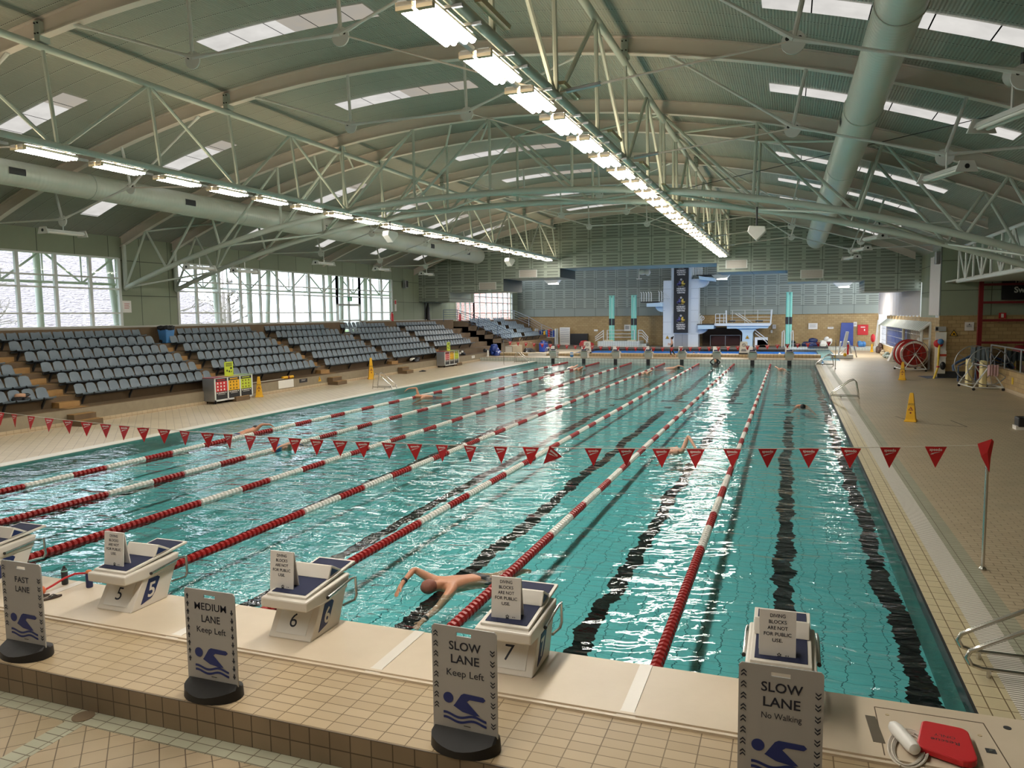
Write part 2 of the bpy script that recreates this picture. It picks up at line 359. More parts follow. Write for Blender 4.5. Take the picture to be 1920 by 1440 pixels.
# water
def watermat(name, tint, s1=1.0, amp=1.0, ior=1.33):
    t = NT(name); p = t.pos(); q = t.xyz(p)
    st = t.comb(t.M('MULTIPLY', q[0], .75), t.M('MULTIPLY', q[1], 1.35))
    warp = t.node('ShaderNodeTexNoise', Vector=st, Scale=.6, Detail=2.0)
    stw = t.n.new('ShaderNodeVectorMath'); stw.operation = 'ADD'; t.put(stw.inputs[0], st); t.put(stw.inputs[1], warp.outputs[1])
    a = t.noise(stw.outputs[0], 1.6 * s1, 2, .5); b = t.noise(stw.outputs[0], 5.0 * s1, 2, .55); c = t.noise(st, 13.0 * s1, 2, .5)
    patch = t.noise(p, .13, 2); k = t.n.new('ShaderNodeMapRange'); t.put(k.inputs[0], patch); k.inputs[1].default_value = .38; k.inputs[2].default_value = .62; k.inputs[3].default_value = .22; k.inputs[4].default_value = 1.0
    h = t.M('ADD', t.M('MULTIPLY', a, .75), t.M('MULTIPLY', t.M('ADD', t.M('MULTIPLY', b, .30), t.M('MULTIPLY', c, .07)), k.outputs[0]))
    nrm = t.bump(h, 1.0, .10 * amp)
    fr = t.node('ShaderNodeFresnel', IOR=ior, Normal=nrm)
    lw = t.node('ShaderNodeLayerWeight', Blend=.5)   # longer path through the water at a low angle
    deep = tuple(c ** 6.0 for c in tint[:3]) + (1,)
    tr = t.node('ShaderNodeBsdfTransparent', Color=t.mix(t.M('POWER', lw.outputs[1], 3.5), tint, deep)); gl = t.node('ShaderNodeBsdfGlossy', Color=(1, 1, 1, 1), Roughness=.03, Normal=nrm)
    mx = t.n.new('ShaderNodeMixShader'); t.put(mx.inputs[0], fr.outputs[0]); t.put(mx.inputs[1], tr.outputs[0]); t.put(mx.inputs[2], gl.outputs[0])
    t.t.links.new(mx.outputs[0], t.out.inputs[0]); return t.m
water_m = watermat('pool_water', (.84, .955, .955, 1))
water2_m = watermat('dive_pool_water', (.82, .93, .985, 1), 1.6, 1.5, 1.03)
def glassmat(name, tint, refl=.9):
    t = NT(name); fr = t.node('ShaderNodeFresnel', IOR=1.45)
    tr = t.node('ShaderNodeBsdfTransparent', Color=tint); gl = t.node('ShaderNodeBsdfGlossy', Color=(refl, refl, refl, 1), Roughness=.02)
    mx = t.n.new('ShaderNodeMixShader'); t.put(mx.inputs[0], fr.outputs[0]); t.put(mx.inputs[1], tr.outputs[0]); t.put(mx.inputs[2], gl.outputs[0])
    t.t.links.new(mx.outputs[0], t.out.inputs[0]); return t.m
glass_m = glassmat('window_glass', (.95, .97, .98, 1)); rail_glass = glassmat('rail_glass', (.62, .68, .68, 1))
# roof light: translucent fibreglass lit by the sky, stained at one end
_t = NT('roof_light'); _q = _t.xyz(); _d = _t.M('GREATER_THAN', _t.M('FRACT', _t.M('DIVIDE', _q[0], 1.12)), .025)
_st = _t.M('MULTIPLY', _t.noise(_t.pos(), 1.2, 4), 1.0)
_em = _t.node('ShaderNodeEmission', Color=(1, .97, .92, 1), Strength=_t.M('MULTIPLY', _t.M('MULTIPLY', _d, SKY_E), _t.M('ADD', .62, _t.M('MULTIPLY', _st, .5))))
_t.t.links.new(_em.outputs[0], _t.out.inputs[0]); skylight_m = _t.m
_t = NT('roof_light_dirty'); _em = _t.node('ShaderNodeEmission', Color=_t.mix(_t.noise(_t.pos(), 1.4, 5), (.75, .74, .7, 1), (1, .86, .66, 1)), Strength=_t.M('MULTIPLY', _t.M('GREATER_THAN', _t.M('FRACT', _t.M('DIVIDE', _t.xyz()[0], 1.12)), .025), .36))
_t.t.links.new(_em.outputs[0], _t.out.inputs[0]); skydirty_m = _t.m
# ------------------------------------------------------------------ the hall: floors, pool, walls, roof
def roofz(x, top=11.55): return top - 44.3 + math.sqrt(44.3 ** 2 - (x - 8) ** 2)
XL, XR = -10.4, 26.4
DZ = .06
# floors
struct('floor', MB().box(21.38, 34, -2.0, 71, -.3, DZ), deck_m)
struct('floor_left', MB().box(-5.0, -.5, -2.0, 71, -.3, DZ), deck_l)
struct('trim_1', MB().box(-.5, -.08, -1, 50, -.3, DZ + .005), plain('white_coping', srgb(226, 220, 208), .4), 'pale tiled coping along the left pool edge')
struct('trim_2', MB().box(20.47, 20.82, .02, 50, -.3, DZ + .005), coping_t, 'cream tiled coping along the right pool edge')
struct('trim_3', MB().box(20.82, 21.13, .02, 49.6, -.3, DZ + .002), grate_m, 'white slotted overflow grate along the right pool edge')
struct('trim_4', MB().box(21.13, 21.38, .02, 71, -.3, DZ), green_t, 'grey green border tiles beside the overflow grate')
struct('trim_5', MB().box(20.44, 20.472, .02, 50, -.10, DZ - .002), black, 'black waterline strip at the right pool edge')
# near raised platform and the floor in front of it
pl = MB(); pl.box(-5, 24, -1.06, .02, -.5, .30)
struct('floor_platform', pl, plat_m, 'white moulded platform at the near end of the pool')
rid = MB()
for yy in (-1.04, -.97): rid.box(-5, 24, yy - .018, yy + .018, .30, .318)
struct('trim_7', rid, plat_m, 'raised double rib along the back of the white platform')
for i, xx in enumerate((10.0, 12.5, 15.0, 17.5)):
    struct('trim_%d' % (8 + i), MB().prism([(xx - .09, -1.02), (xx + .09, -1.02), (xx + .06, -.9), (xx + .06, .018), (xx - .06, .018), (xx - .06, -.9)], 'z', .30, .306), block_white, 'white cover strip across the platform')
struct('floor_platform_tiles', MB().box(-5, 24, -2.03, -1.06, -.5, .298), beige_t, 'beige tiled step behind the white platform')
struct('floor_riser', MB().box(-5, 24, -2.042, -2.03, -.1, .299), beige_f, 'stained beige riser tiles of the near step')
fb = MB(); fb.box(-12, 34, -14, -2.03, -.3, .0); struct('floor_front', fb, diag_m)
gb = MB(); gb.box(-12, 24, -2.255, -2.042, -.2, .003); gb.box(12.43, 12.65, -9, -2.255, -.2, .002)
struct('trim_14', gb, green_t, 'grey green border tiles in the near floor')
# pool basin: floor falls towards the near end
pf = MB(); pf.quad((-.08, -1, -.45), (20.47, -1, -.64), (20.47, 50, -.27), (-.08, 50, -.14)); struct('floor_pool', pf, poolfloor_m)
pw = MB(); pw.quad((20.465, -1, -.7), (20.465, 50, -.7), (20.465, 50, .05), (20.465, -1, .05)); pw.quad((-.075, -1, -.7), (-.075, 50, -.7), (-.075, 50, .05), (-.075, -1, .05))
struct('wall_pool_sides', pw, poolwall_m)
wt = MB().quad((-.08, 0, 0), (20.465, 0, 0), (20.465, 50, 0), (-.08, 50, 0))
o = wt.build('pool_water', water_m); tag(o, 'rippled turquoise water filling the main swimming pool', 'water', kind='stuff')
# far walkway between the pools and the diving pool
bk = MB(); bk.box(-5, 20.9, 50, 54, -.6, .345); struct('wall_turning', bk, white_t, 'white tiled turning wall at the far end of the pool')
struct('floor_walkway', MB().box(-5, 20.92, 49.98, 54, .34, .35), beige_t, 'beige tiled walkway between the two pools')
struct('floor_walkway_kerb', MB().box(-5, 20.92, 52.6, 54, .345, .56), brickmat('beige_kerb_tile', srgb(196, 172, 132), srgb(188, 164, 124), srgb(120, 98, 70), .25, .25, .012, 'xz', 0, .5, offset=0, off=.1), 'low beige tiled kerb of the diving pool')
dv = MB().quad((-.5, 54, .10), (22.3, 54, .10), (22.3, 71, .10), (-.5, 71, .10))
o = dv.build('dive_pool_water', water2_m); tag(o, 'deep blue water of the diving pool behind the walkway', 'water', kind='stuff')
dvb = MB(); dvb.quad((-.5, 54, -.12), (22.3, 54, -.12), (22.3, 71, -.12), (-.5, 71, -.12)); dvb.quad((22.3, 54, -.12), (22.3, 71, -.12), (22.3, 71, .1), (22.3, 54, .1)); dvb.quad((-.5, 71, -.12), (22.3, 71, -.12), (22.3, 71, .1), (-.5, 71, .1)); dvb.quad((-.5, 54, -.12), (-.5, 71, -.12), (-.5, 71, .1), (-.5, 54, .1))
struct('floor_dive_pool', dvb, plain('deep_blue_tile', srgb(70, 150, 222), .5, spec=0))
struct('floor_rear', MB().box(18.6, 27, 71, 75, -.3, .30), white_t, 'raised rear deck with a white edge')
struct('floor_rear_deck', MB().box(-10.4, 18.6, 71, 75, -.3, .30), plain('brown_grey_deck', srgb(112, 104, 92), .7), 'raised rear deck under the diving tower')
# rear wall
struct('wall_back', MB().box(-10.5, 27.2, 74.6, 74.9, 0, 3.5), brick_y)
struct('wall_back_panels', MB().box(-10.5, 27.2, 74.5, 74.9, 3.5, 11), panel_b)
# end wall over the walkway: a stepped, slotted bulkhead 4.5 m thick
steps = [(-10.4, -7.6, 4.9), (-7.6, -2.85, 5.65), (-2.85, 1.87, 6.63), (1.87, 13.68, 7.32), (13.68, 18.52, 6.66), (18.52, 23.47, 5.85), (23.47, 26.9, 5.06)]
be = MB()
for a, b, z in steps:
    n = 6; ts = [(a + (b - a) * i / n) for i in range(n + 1)]
    be.prism([(a, z), (b, z)] + [(t, roofz(t) + .1) for t in reversed(ts)], 'y', 50, 54.5)
struct('wall_end', be, panel_m, 'stepped grey green wall of slotted acoustic panels above the walkway')
# left wall with its long windows
def frame(name, x, ys, zs, wm=.07):
    mb = MB()
    for y in ys: mb.box(x - .06, x + .06, y - wm, y + wm, zs[0], zs[-1])
    for z in zs: mb.box(x - .05, x + .05, ys[0], ys[-1], z - .035, z + .035)
    w = mb.build(name, white_paint); w['kind'] = 'structure'
    g = MB().quad((x, ys[0], zs[0]), (x, ys[-1], zs[0]), (x, ys[-1], zs[-1]), (x, ys[0], zs[-1])); g.build('glass', glass_m, w); return w
ZS = [3.45, 4.05, 5.15, 5.65, 6.56]
frame('window_1', XL, [9.7, 11.4, 13.1, 14.8, 16.5, 18.2, 19.75], ZS)
frame('window_2', XL, [23.3, 24.6, 26.3, 28.0, 29.7, 31.3, 32.9, 34.55, 36.2, 37.75], ZS)
frame('window_3', XL, [37.75, 39.2, 40.65], [4.62, 5.15, 5.65, 6.56])
frame('window_4', XL, [40.65, 42.2, 43.8, 45.35], ZS)
frame('window_5', XL, [57.45, 58.5, 59.6, 60.7, 61.7], [3.3, 3.95, 5.0])
frame('window_6', XL, [61.7, 63.2, 64.9, 66.5, 68.1, 69.7, 71.2, 72.6], [3.3, 3.95, 5.0, 5.6, 6.2])
dr = MB()
for y in (37.8, 39.2, 40.6): dr.box(XL - .05, XL + .05, y - .06, y + .06, 2.6, 4.62)
for z in (2.66, 3.5, 4.56): dr.box(XL - .05, XL + .05, 37.8, 40.6, z - .05, z + .05)
d = dr.build('door_1', white_paint); d['kind'] = 'structure'
MB().quad((XL, 37.8, 2.6), (XL, 40.6, 2.6), (XL, 40.6, 4.6), (XL, 37.8, 4.6)).build('glass', glass_m, d)
wl_ = MB()
def wseg(y0, y1, z0, z1): wl_.box(XL - .25, XL, y0, y1, z0, z1)
for y0, y1 in ((-13, 9.7), (19.8, 23.25), (45.4, 57.4), (72.65, 75)): wseg(y0, y1, 2.0, 6.6)
wseg(-13, 75, 6.6, 8.0); wseg(57.4, 61.7, 5.0, 6.6); wseg(61.7, 72.65, 6.2, 6.6)
struct('wall_left', wl_, green_w)
struct('trim_16', MB().box(XL - .02, XL + .2, -2, 37.75, 3.38, 3.46).box(XL - .02, XL + .2, 40.65, 57, 3.38, 3.46), plain('grey_sill', srgb(186, 184, 176), .6), 'grey window sill behind the top row of seats')
# spectator stand: brown stepped tiers
tr = MB()
for y0, y1 in ((-2, 55.6),):
    for k in range(6):
        tr.box(XL - .3, -5.0 - .8 * k, y0, y1, -.2 if k == 0 else .2 + .39 * k, .65 + .39 * k)
    tr.box(XL - .3, -9.85, y0, 37.75, 2.5, 3.38); tr.box(XL - .3, -9.85, 40.65, y1, 2.5, 3.38)
for k in range(5): tr.box(XL - .3, -4.9 - .8 * k, 56.8, 70.5, -.2, 1.24 + .37 * k)
tr.box(XL - .3, -8.9, 56.8, 74.5, 0, 3.25)
struct('floor_stand', tr, tier_m, 'brown stepped concrete tiers of the spectator stand')
struct('baseboard_left', MB().box(-5.04, -4.93, -2, 55.6, 0, .20), kerb_t)
con = MB().box(-5.03, -4.985, -2, 55.6, .20, .62); struct('wall_stand_front', con, concrete, 'bare concrete front of the spectator stand')
stp = MB()
for yc in (12.72, 20.6, 28.7, 36.65, 44.5):
    for k in range(5):
        stp.box(-5.45 - .8 * k - .35, -5.45 - .8 * k, yc - .42, yc + .42, .65 + .39 * k, .845 + .39 * k)
        stp.box(-5.0 - .8 * k - .8, -5.0 - .8 * k + .006, yc - .42, yc + .42, .651 + .39 * k, .656 + .39 * k)
struct('trim_17', stp, step_m, 'timber coloured half steps in the aisles of the stand')
# right side: blind clad windows, pier, terrace
wr = MB(); wr.box(26.9, 27.15, 40, 75, 0, 3.3); struct('wall_right', wr, brick_x)
wr2 = MB(); wr2.box(26.9, 27.15, 44.2, 49.6, 3.3, 6.9); wr2.box(26.9, 27.15, 40, 50, 6.9, 8.6); wr2.box(26.9, 27.15, 49.6, 75, 5.6, 6.9)
struct('wall_right_panels', wr2, green_w)
blind = plain('white_vertical_blind', srgb(206, 200, 198), .6, var=.06)
def blinds(name, y0, y1, z0, z1, n):
    mb = MB(); w = (y1 - y0) / n
    for i in range(n):
        a = y0 + i * w
        mb.prism([(26.87, a + .02), (26.89, a + .0), (26.89 - .42 * w, a + w * .9), (26.87 - .42 * w, a + w * .9)], 'z', z0, z1)
    b = mb.build(name, blind); b['kind'] = 'structure'; b['label'] = 'white vertical louvre blinds over the right hand window'
    fr_ = MB()
    for i in range(n + 1): fr_.box(26.9, 26.96, y0 + i * w - .04, y0 + i * w + .04, z0 - .6, z1)
    fr_.build('frame', white_paint, b)
    MB().quad((26.97, y0, z0 - .6), (26.97, y1, z0 - .6), (26.97, y1, z1), (26.97, y0, z1)).build('glass', glass_m, b)
blinds('window_7', 40.05, 44.2, 3.45, 6.85, 5)
blinds('window_8', 50, 68.5, 3.4, 5.6, 11)
struct('window_9', MB().box(26.82, 26.89, 68.6, 74.4, .5, 5.6), emit('lit_window_strip', (.93, .96, 1, 1), 1.7), 'bright full height window slit at the far right corner')
struct('wall_pier', MB().box(26.4, 34, 39.75, 40.05, .0, 3.45), brick_y, 'cream brick pier wall facing the pool')
struct('wall_pier_panels', MB().box(26.4, 34, 39.7, 40.05, 3.45, 9), green_y, 'green sheeted wall above the brick pier')
struct('baseboard_right', MB().box(26.38, 28, 39.66, 39.76, DZ, .42), dark)
struct('wall_terrace', MB().box(28, 28.2, -3, 36.2, 0, 1.02), brick_x, 'low brick wall below the terrace railing')
struct('baseboard_terrace', MB().box(27.97, 28.01, -3, 36.2, DZ, .22), kerb_t)
struct('floor_terrace', MB().box(28.1, 34, -3, 36.2, .5, 1.04), deck_m)
struct('wall_terrace_rear', MB().box(32.5, 32.8, -3, 40, 0, 9), green_w)
struct('ceiling_terrace', MB().box(26.6, 33, -13, 39.8, 5.22, 5.3), plain('white_soffit', srgb(196, 196, 186), .6))
struct('wall_above_terrace', MB().box(28.6, 28.7, -13, 39.8, 5.3, 8.2), green_w)
# curved roof
N = 48; rf = MB()
for i in range(N):
    a = XL - .2 + (27.4 - XL + .2) * i / N; b = XL - .2 + (27.4 - XL + .2) * (i + 1) / N
    rf.quad((a, -13, roofz(a)), (b, -13, roofz(b)), (b, 54.5, roofz(b)), (a, 54.5, roofz(a)))
struct('ceiling', rf, ceil_m, smooth=True)
struct('ceiling_dive', MB().box(-10.6, 27, 54.5, 75, 10.2, 10.4), plain('dark_ceiling', srgb(96, 100, 94), .7))
struct('wall_front', MB().box(-10.6, 34, -13.3, -13, -.3, 12), plain('cream_wall', srgb(196, 184, 160), .7), 'wall of the concourse behind the camera')
struct('wall_concourse', MB().box(33, 33.3, -13, 40, -.3, 9), green_w)
struct('ceiling_edge', MB().box(26.3, 33, -13, 54.5, 8.0, 8.1), plain('grey_soffit', srgb(150, 152, 142), .7))
# roof lights
def skylight(i, x0, x1, y0, y1, mat):
    mb = MB(); n = 8
    for k in range(n):
        a = x0 + (x1 - x0) * k / n; b = x0 + (x1 - x0) * (k + 1) / n
        mb.quad((a, y0, roofz(a) - .03), (b, y0, roofz(b) - .03), (b, y1, roofz(b) - .03), (a, y1, roofz(a) - .03))
    struct('window_%d' % i, mb, mat, 'translucent roof light strip in the curved ceiling', smooth=True)
wi = 10
for y0 in (10.0, 16.7, 26.75, 33.35, 39.9, 46.4):
    for (x0, x1, mt) in ((-9.0, -7.6, skylight_m), (-4.75, -2.4, skylight_m), (-2.4, -1.6, skydirty_m), (3.4, 6.0, skylight_m), (6.0, 8.6, skydirty_m), (18.05, 24.4, skylight_m)):
        skylight(wi, x0, x1, y0, y0 + .86, mt); wi += 1
# outside the left windows: a bank of bare scrub, lawn, trees, a white canopy and a building
scr = NT('bare_scrub'); _a = scr.node('ShaderNodeTexWave', Vector=scr.pos(), Scale=1.1, Distortion=14.0, Detail=4.0); _b = scr.noise(scr.pos(), .9, 6, .7)
scr.bsdf(scr.mix(scr.M('MULTIPLY', _a.outputs[1], .8), scr.mix(_b, srgb(62, 54, 52), srgb(100, 92, 90)), srgb(150, 142, 142)), .9)
struct('ground_bank', MB().quad((-26, -20, 1.5), (-26, 52, 1.5), (-48, 52, 11.5), (-48, -20, 11.5)), scr.m, 'bank of bare pale scrub beyond the windows')
struct('ground_lawn', MB().quad((-10.7, -20, 2.3), (-10.7, 90, 2.3), (-30, 90, 2.6), (-30, -20, 2.6)), plain('lawn', srgb(108, 132, 76), .9, var=.4, scale=1.5), 'lawn outside the windows')
struct('wall_outside', MB().box(-16.5, -16, 68, 98, 2, 9), brickmat('red_brick', srgb(206, 120, 104), srgb(186, 100, 86), srgb(226, 214, 206), .5, .2, .03, 'yz', 0, .8), 'red brick building beyond the far windows')
struct('wall_outside_white', MB().box(-22.5, -22, 51, 67, 2, 7.5), plain('white_render', srgb(232, 234, 236), .7), 'white building beyond the glass door')

for i, (x, y_) in enumerate(((0, 58), (9, 58), (18, 58), (0, 66), (9, 66), (18, 66))):  # unseen lamps added to brighten the diving hall
    t = thing('ceiling_light', 'added unseen square fill light for the diving hall, hidden above the end wall, %d' % (i + 1), 'light', (x, y_, 10.1), 0, 'added fill lights of the diving hall')
    MB().box(-1, 1, -1, 1, 0, .08).build('housing', white_paint, t); MB().box(-.9, .9, -.9, .9, -.03, 0).build('lens', glow_dim, t)
# ------------------------------------------------------------------ roof steelwork
def beamz(x): return roofz(x, 11.10)           # underside of the curved roof beams
ordn = ['nearest', 'second', 'third', 'fourth', 'fifth', 'sixth', 'seventh', 'eighth', 'ninth', 'tenth', 'eleventh', 'twelfth', 'thirteenth', 'fourteenth', 'fifteenth', 'sixteenth', 'seventeenth', 'eighteenth', 'nineteenth', 'twentieth', 'twenty-first', 'twenty-second', 'twenty-third', 'twenty-fourth', 'twenty-fifth', 'twenty-sixth']
def ibeam(name, Y, parent):
    mb = MB(); n = 40; xs = [XL + (XR - XL) * i / n for i in range(n + 1)]
    for i in range(n):
        a, b = xs[i], xs[i + 1]; za, zb = beamz(a), beamz(b)
        for (h0, h1, w) in ((0, .03, .11), (.03, .44, .014), (.42, .45, .11)):
            mb.add([(a, -w, za + h0), (a, w, za + h0), (b, w, zb + h0), (b, -w, zb + h0), (a, -w, za + h1), (a, w, za + h1), (b, w, zb + h1), (b, -w, zb + h1)],
                   [(0, 1, 2, 3), (7, 6, 5, 4), (0, 4, 5, 1), (2, 6, 7, 3), (1, 5, 6, 2), (0, 3, 7, 4)])
    return mb.build(name, beam_paint, parent)
ROWS = [.35, 6.9, 13.45, 29.65, 36.2, 42.75, 49.2]
for i, Y in enumerate(ROWS):
    t = thing('roof_beam', 'curved pale steel roof beam, %s of the plain ones from the camera' % ordn[i], 'beam', (0, Y, 0), group='curved roof beams')
    ibeam('beam', Y, t)
    br = MB()
    for X in (1.5, 14.5):
        br.box(X - .09, X + .09, -.14, .14, beamz(X) - .12, beamz(X) + .36)
    br.build('splice_plate', truss_paint, t)
    bo = MB()
    for X in (1.5, 14.5):
        for dx in (-.05, .05):
            for dz in (.06, .3): bo.lathe([(.02, -.165), (.02, .165)], 6, (X + dx, 0, beamz(X) + dz), 'y')
    bo.build('bolt', black, t)
# two arched trusses side by side across the hall
LOWZ = [(0, 8.36), (3.2, 8.27), (6.5, 8.0), (10, 7.36), (13.7, 6.35), (18.3, 5.15)]
def lowz(x):
    d = abs(x - 8)
    # smooth curve through the measured points
    return 8.36 - .0078 * d * d if d < 6.5 else (8.03 - (d - 6.5) * .115 - (d - 6.5) ** 2 * .0106)
def arched(Y, label):
    t = thing('arched_truss', label, 'truss', (0, Y, 0), group='arched roof trusses'); ibeam('top_beam', Y, t)
    pts = [(XL + .1 + (XR - XL - .2) * i / 36, 0, lowz(XL + .1 + (XR - XL - .2) * i / 36)) for i in range(37)]
    MB().path(pts, .115, 10).build('bottom_chord', truss_paint, t, smooth=True)
    half = [(10.4 + 8, 'low'), (8.8 + 8, 'top'), (7.8 + 8, 'low'), (5.5 + 8, 'top'), (4.8 + 8, 'low'), (1.55 + 8, 'top'), (1.5 + 8, 'low')]
    webs = [(-8.9, -10.3), (-8.9, -7.8), (-5.5, -7.8), (-5.4, -4.75), (-1.6, -4.75), (-1.6, -1.5), (1.6, -1.5), (1.6, 1.6), (4.8, 1.7), (4.8, 4.8), (8, 4.9), (8, 8)]
    for s in (1, -1):
        for (a, b) in webs:
            if s == -1 and a == 8 and b == 8: continue
            A = a if s == 1 else 16 - a; B = b if s == 1 else 16 - b
            MB().tube((A, 0, beamz(A) + .02), (B, 0, lowz(B)), .055, 7).build('web_strut', truss_paint, t, smooth=True)
    for X in (XL + .12, XR - .12): MB().tube((X, 0, lowz(X)), (X, 0, beamz(X) + .1), .1, 8).build('end_post', truss_paint, t, smooth=True)
    return t
tA = arched(20.0, 'nearer of the two arched white trusses spanning the pool side by side')
arched(23.1, 'farther of the two arched white trusses spanning the pool side by side')
lt_ = thing('truss_bracing', 'zigzag of thin white struts tying the two arched trusses together', 'bracing', (0, 21.55, 0))
zz = [-10.2, -7.8, -4.75, -1.5, 1.7, 4.8, 8, 11.2, 14.3, 17.5, 20.75, 23.8, 26.2]
for i in range(len(zz) - 1):
    s = 1 if i % 2 else -1
    MB().tube((zz[i], 1.55 * s, lowz(zz[i])), (zz[i + 1], -1.55 * s, lowz(zz[i + 1])), .045, 6).build('strut', truss_paint, lt_, smooth=True)
for (a, b) in ((-8.9, -7.3), (-7.3, -5.5), (-1.6, .2), (.2, 1.6), (1.6, 4.8), (4.8, 6.4), (6.4, 8), (8, 11.2), (11.2, 14.4), (14.4, 17.6), (17.6, 20.9), (20.9, 24)):
    k = round((a + 9) * 10) % 2 * 2 - 1
    MB().tube((a, -1.5 * k, beamz(a)), (b, 1.5 * k, beamz(b)), .045, 6).build('strut', truss_paint, lt_, smooth=True)
# two long trusses running down the hall that carry the lights
def long_truss(xu, xl, zl, label):
    t = thing('long_truss', label, 'truss', (xl, 0, 0), group='long trusses carrying the lights')
    ux = xu - xl
    MB().tube((ux, -12.9, 10.40), (ux, 49.9, 10.40), .095, 10).build('top_chord', truss_paint, t, smooth=True)
    MB().tube((0, -12.9, zl), (0, 49.9, zl), .085, 10).build('bottom_chord', truss_paint, t, smooth=True)
    nodes = [.35, 6.9, 13.45, 20.0, 23.1, 29.65, 36.2, 42.75, 49.3]
    def st(a, za, b, zb): MB().tube((ux if za > 9 else 0, a, za), (ux if zb > 9 else 0, b, zb), .05, 7).build('web_strut', truss_paint, t, smooth=True)
    for Y in nodes: st(Y, 10.4, Y, zl)
    for a, b in zip(nodes, nodes[1:]):
        if b - a < 5: continue
        mid = (a + b) / 2; st(mid, 10.4, mid, zl); st(mid, 10.4, a + .12, zl); st(mid, 10.4, b - .12, zl)
    return t
long_truss(1.48, 1.78, 8.02, 'long white steel truss above the left half of the pool')
long_truss(14.5, 14.55, 7.86, 'long white steel truss above the right half of the pool')
# tie rods slung under the plain beams
def tie(Y, pts, posts, label):
    t = thing('tie_rod_brace', label, 'tie rod', (0, Y, 0), group='tie rods under the roof beams')
    for a, b in zip(pts, pts[1:]): MB().path([(a[0], 0, a[1]), (a[0] * .85 + b[0] * .15, 0, a[1] * .85 + b[1] * .15), (a[0] * .15 + b[0] * .85, 0, a[1] * .15 + b[1] * .85), (b[0], 0, b[1])], [.06, .034, .034, .06], 7).build('rod', white_paint, t, smooth=True)
    for (n, q) in posts:
        MB().tube((n[0], 0, n[1]), (q[0], 0, q[1]), .045, 7).build('post', white_paint, t, smooth=True)
        p = MB().lathe([(.20, -.018), (.20, .018)], 20, (n[0], 0, n[1] - .06), 'y').build('node_plate', white_paint, t)
        MB().lathe([(.035, -.03), (.035, .03)], 8, (n[0] - .1, 0, n[1]), 'y').lathe([(.035, -.03), (.035, .03)], 8, (n[0] + .1, 0, n[1]), 'y').build('pin', black, p)
for i, Y in enumerate((6.9, 13.45, 29.65, 36.2, 42.75)):
    w = '%s from the camera' % ordn[i]
    tie(Y, [(2.6, beamz(2.6)), (6.05, 9.6), (9.9, 9.6), (13.3, beamz(13.3))], [((6.05, 9.6), (5.99, beamz(6))), ((9.9, 9.6), (9.84, beamz(9.9)))], 'white tie rods with round plates over the middle lanes, ' + w)
    tie(Y, [(15.7, beamz(15.7)), (18.72, 8.35), (22.1, 7.4), (26.3, 7.5)], [((18.72, 8.35), (19.0, beamz(19))), ((22.1, 7.4), (22.5, beamz(22.5)))], 'white tie rods with round plates over the right deck side, ' + w)
    tie(Y, [(.3, beamz(.3)), (-2.8, 8.35), (-6.1, 7.4), (-10.3, 7.45)], [((-2.8, 8.35), (-3.1, beamz(-3.1))), ((-6.1, 7.4), (-6.45, beamz(-6.45)))], 'white tie rods with round plates over the left deck side, ' + w)
    for (a, b, sd) in (((14.5, 7.9), (18.6, 8.3), 'right'), ((1.75, 8.05), (-2.7, 8.3), 'left')):
        t = thing('cross_tie', 'thin steel tie from the %s truss to its plate, %s' % (sd, w), 'tie rod', (0, Y, 0), group='thin cross ties')
        MB().tube((a[0], 0, a[1]), (b[0], 0, b[1]), .022, 6).build('rod', beam_paint, t)
        d = Vector((b[0] - a[0], 0, b[1] - a[1])).normalized()
        MB().path([Vector((a[0], 0, a[1])) + d * .25, Vector((a[0], 0, a[1])) + d * .9], .045, 6).build('turnbuckle', galv, t)
    t = thing('cross_tie', 'thin steel tie up from the right truss to a plate, ' + w, 'tie rod', (0, Y, 0), group='thin cross ties')
    MB().tube((14.4, 0, 7.95), (10.0, 0, 9.55), .02, 6).build('rod', beam_paint, t)
cab = thing('roof_cable', 'thin dark cable strung across under the right side of the roof', 'cable', (14.5, 26, 9.0))
MB().path([(-2, -2.5, -.8), (4, -6, -.4), (12, -12.5, -.2)], .012, 5).build('cable', black, cab)
# ------------------------------------------------------------------ fluorescent lights under the two trusses
def fixture(x0, x1, y0, L, z, label, group):
    t = thing('fluorescent_light', label, 'light', ((x0 + x1) / 2, y0, z), group=group); w = (x1 - x0) / 2
    for s in (-1, 1):
        c = s * w * .53
        h = MB().prism([(c - w * .44, .02), (c + w * .44, .02), (c + w * .3, .09), (c - w * .3, .09)], 'y', 0, L).build('housing', white_paint, t)
        for q in (-1, 1):
            prof = [(c + q * w * .21 + .19 * w * math.cos(a), .02 - .05 * math.sin(a)) for a in [PI * k / 5 for k in range(6)]]
            MB().prism(prof, 'y', .09, L - .02).build('tube', glow, h)
        MB().box(c - w * .42, c + w * .42, 0, .085, -.03, .075).build('end_cap', plain_cap, h)
    MB().box(-w * .8, w * .8, .12, L - .05, .105, .112).build('upward_lamp', glow_up, t)
    MB().box(-.03, w + .2, L * .3, L * .3 + .05, .09, .13).box(-.03, w + .2, L * .75, L * .75 + .05, .09, .13).build('bracket', galv, t)
    MB().box(-.04, .04, L, L + .45, .03, .09).build('conduit', galv, t)
    return t
plain_cap = plain('cream_end_cap', srgb(196, 176, 140), .5)
f0 = fixture(13.95, 14.5, 1.73, 1.44, 7.66, 'lit twin fluorescent fitting under the right truss, nearest to the camera', 'lights under the right truss')
for i in range(1, 24):
    dup(f0, (f0.location.x, 1.73 + 1.972 * i, 7.66), None, 'lit twin fluorescent fitting under the right truss, %s from the near end' % ordn[i])
g0 = fixture(1.12, 1.58, 1.8, 1.5, 7.86, 'lit twin fluorescent fitting under the left truss, nearest to the camera', 'lights under the left truss')
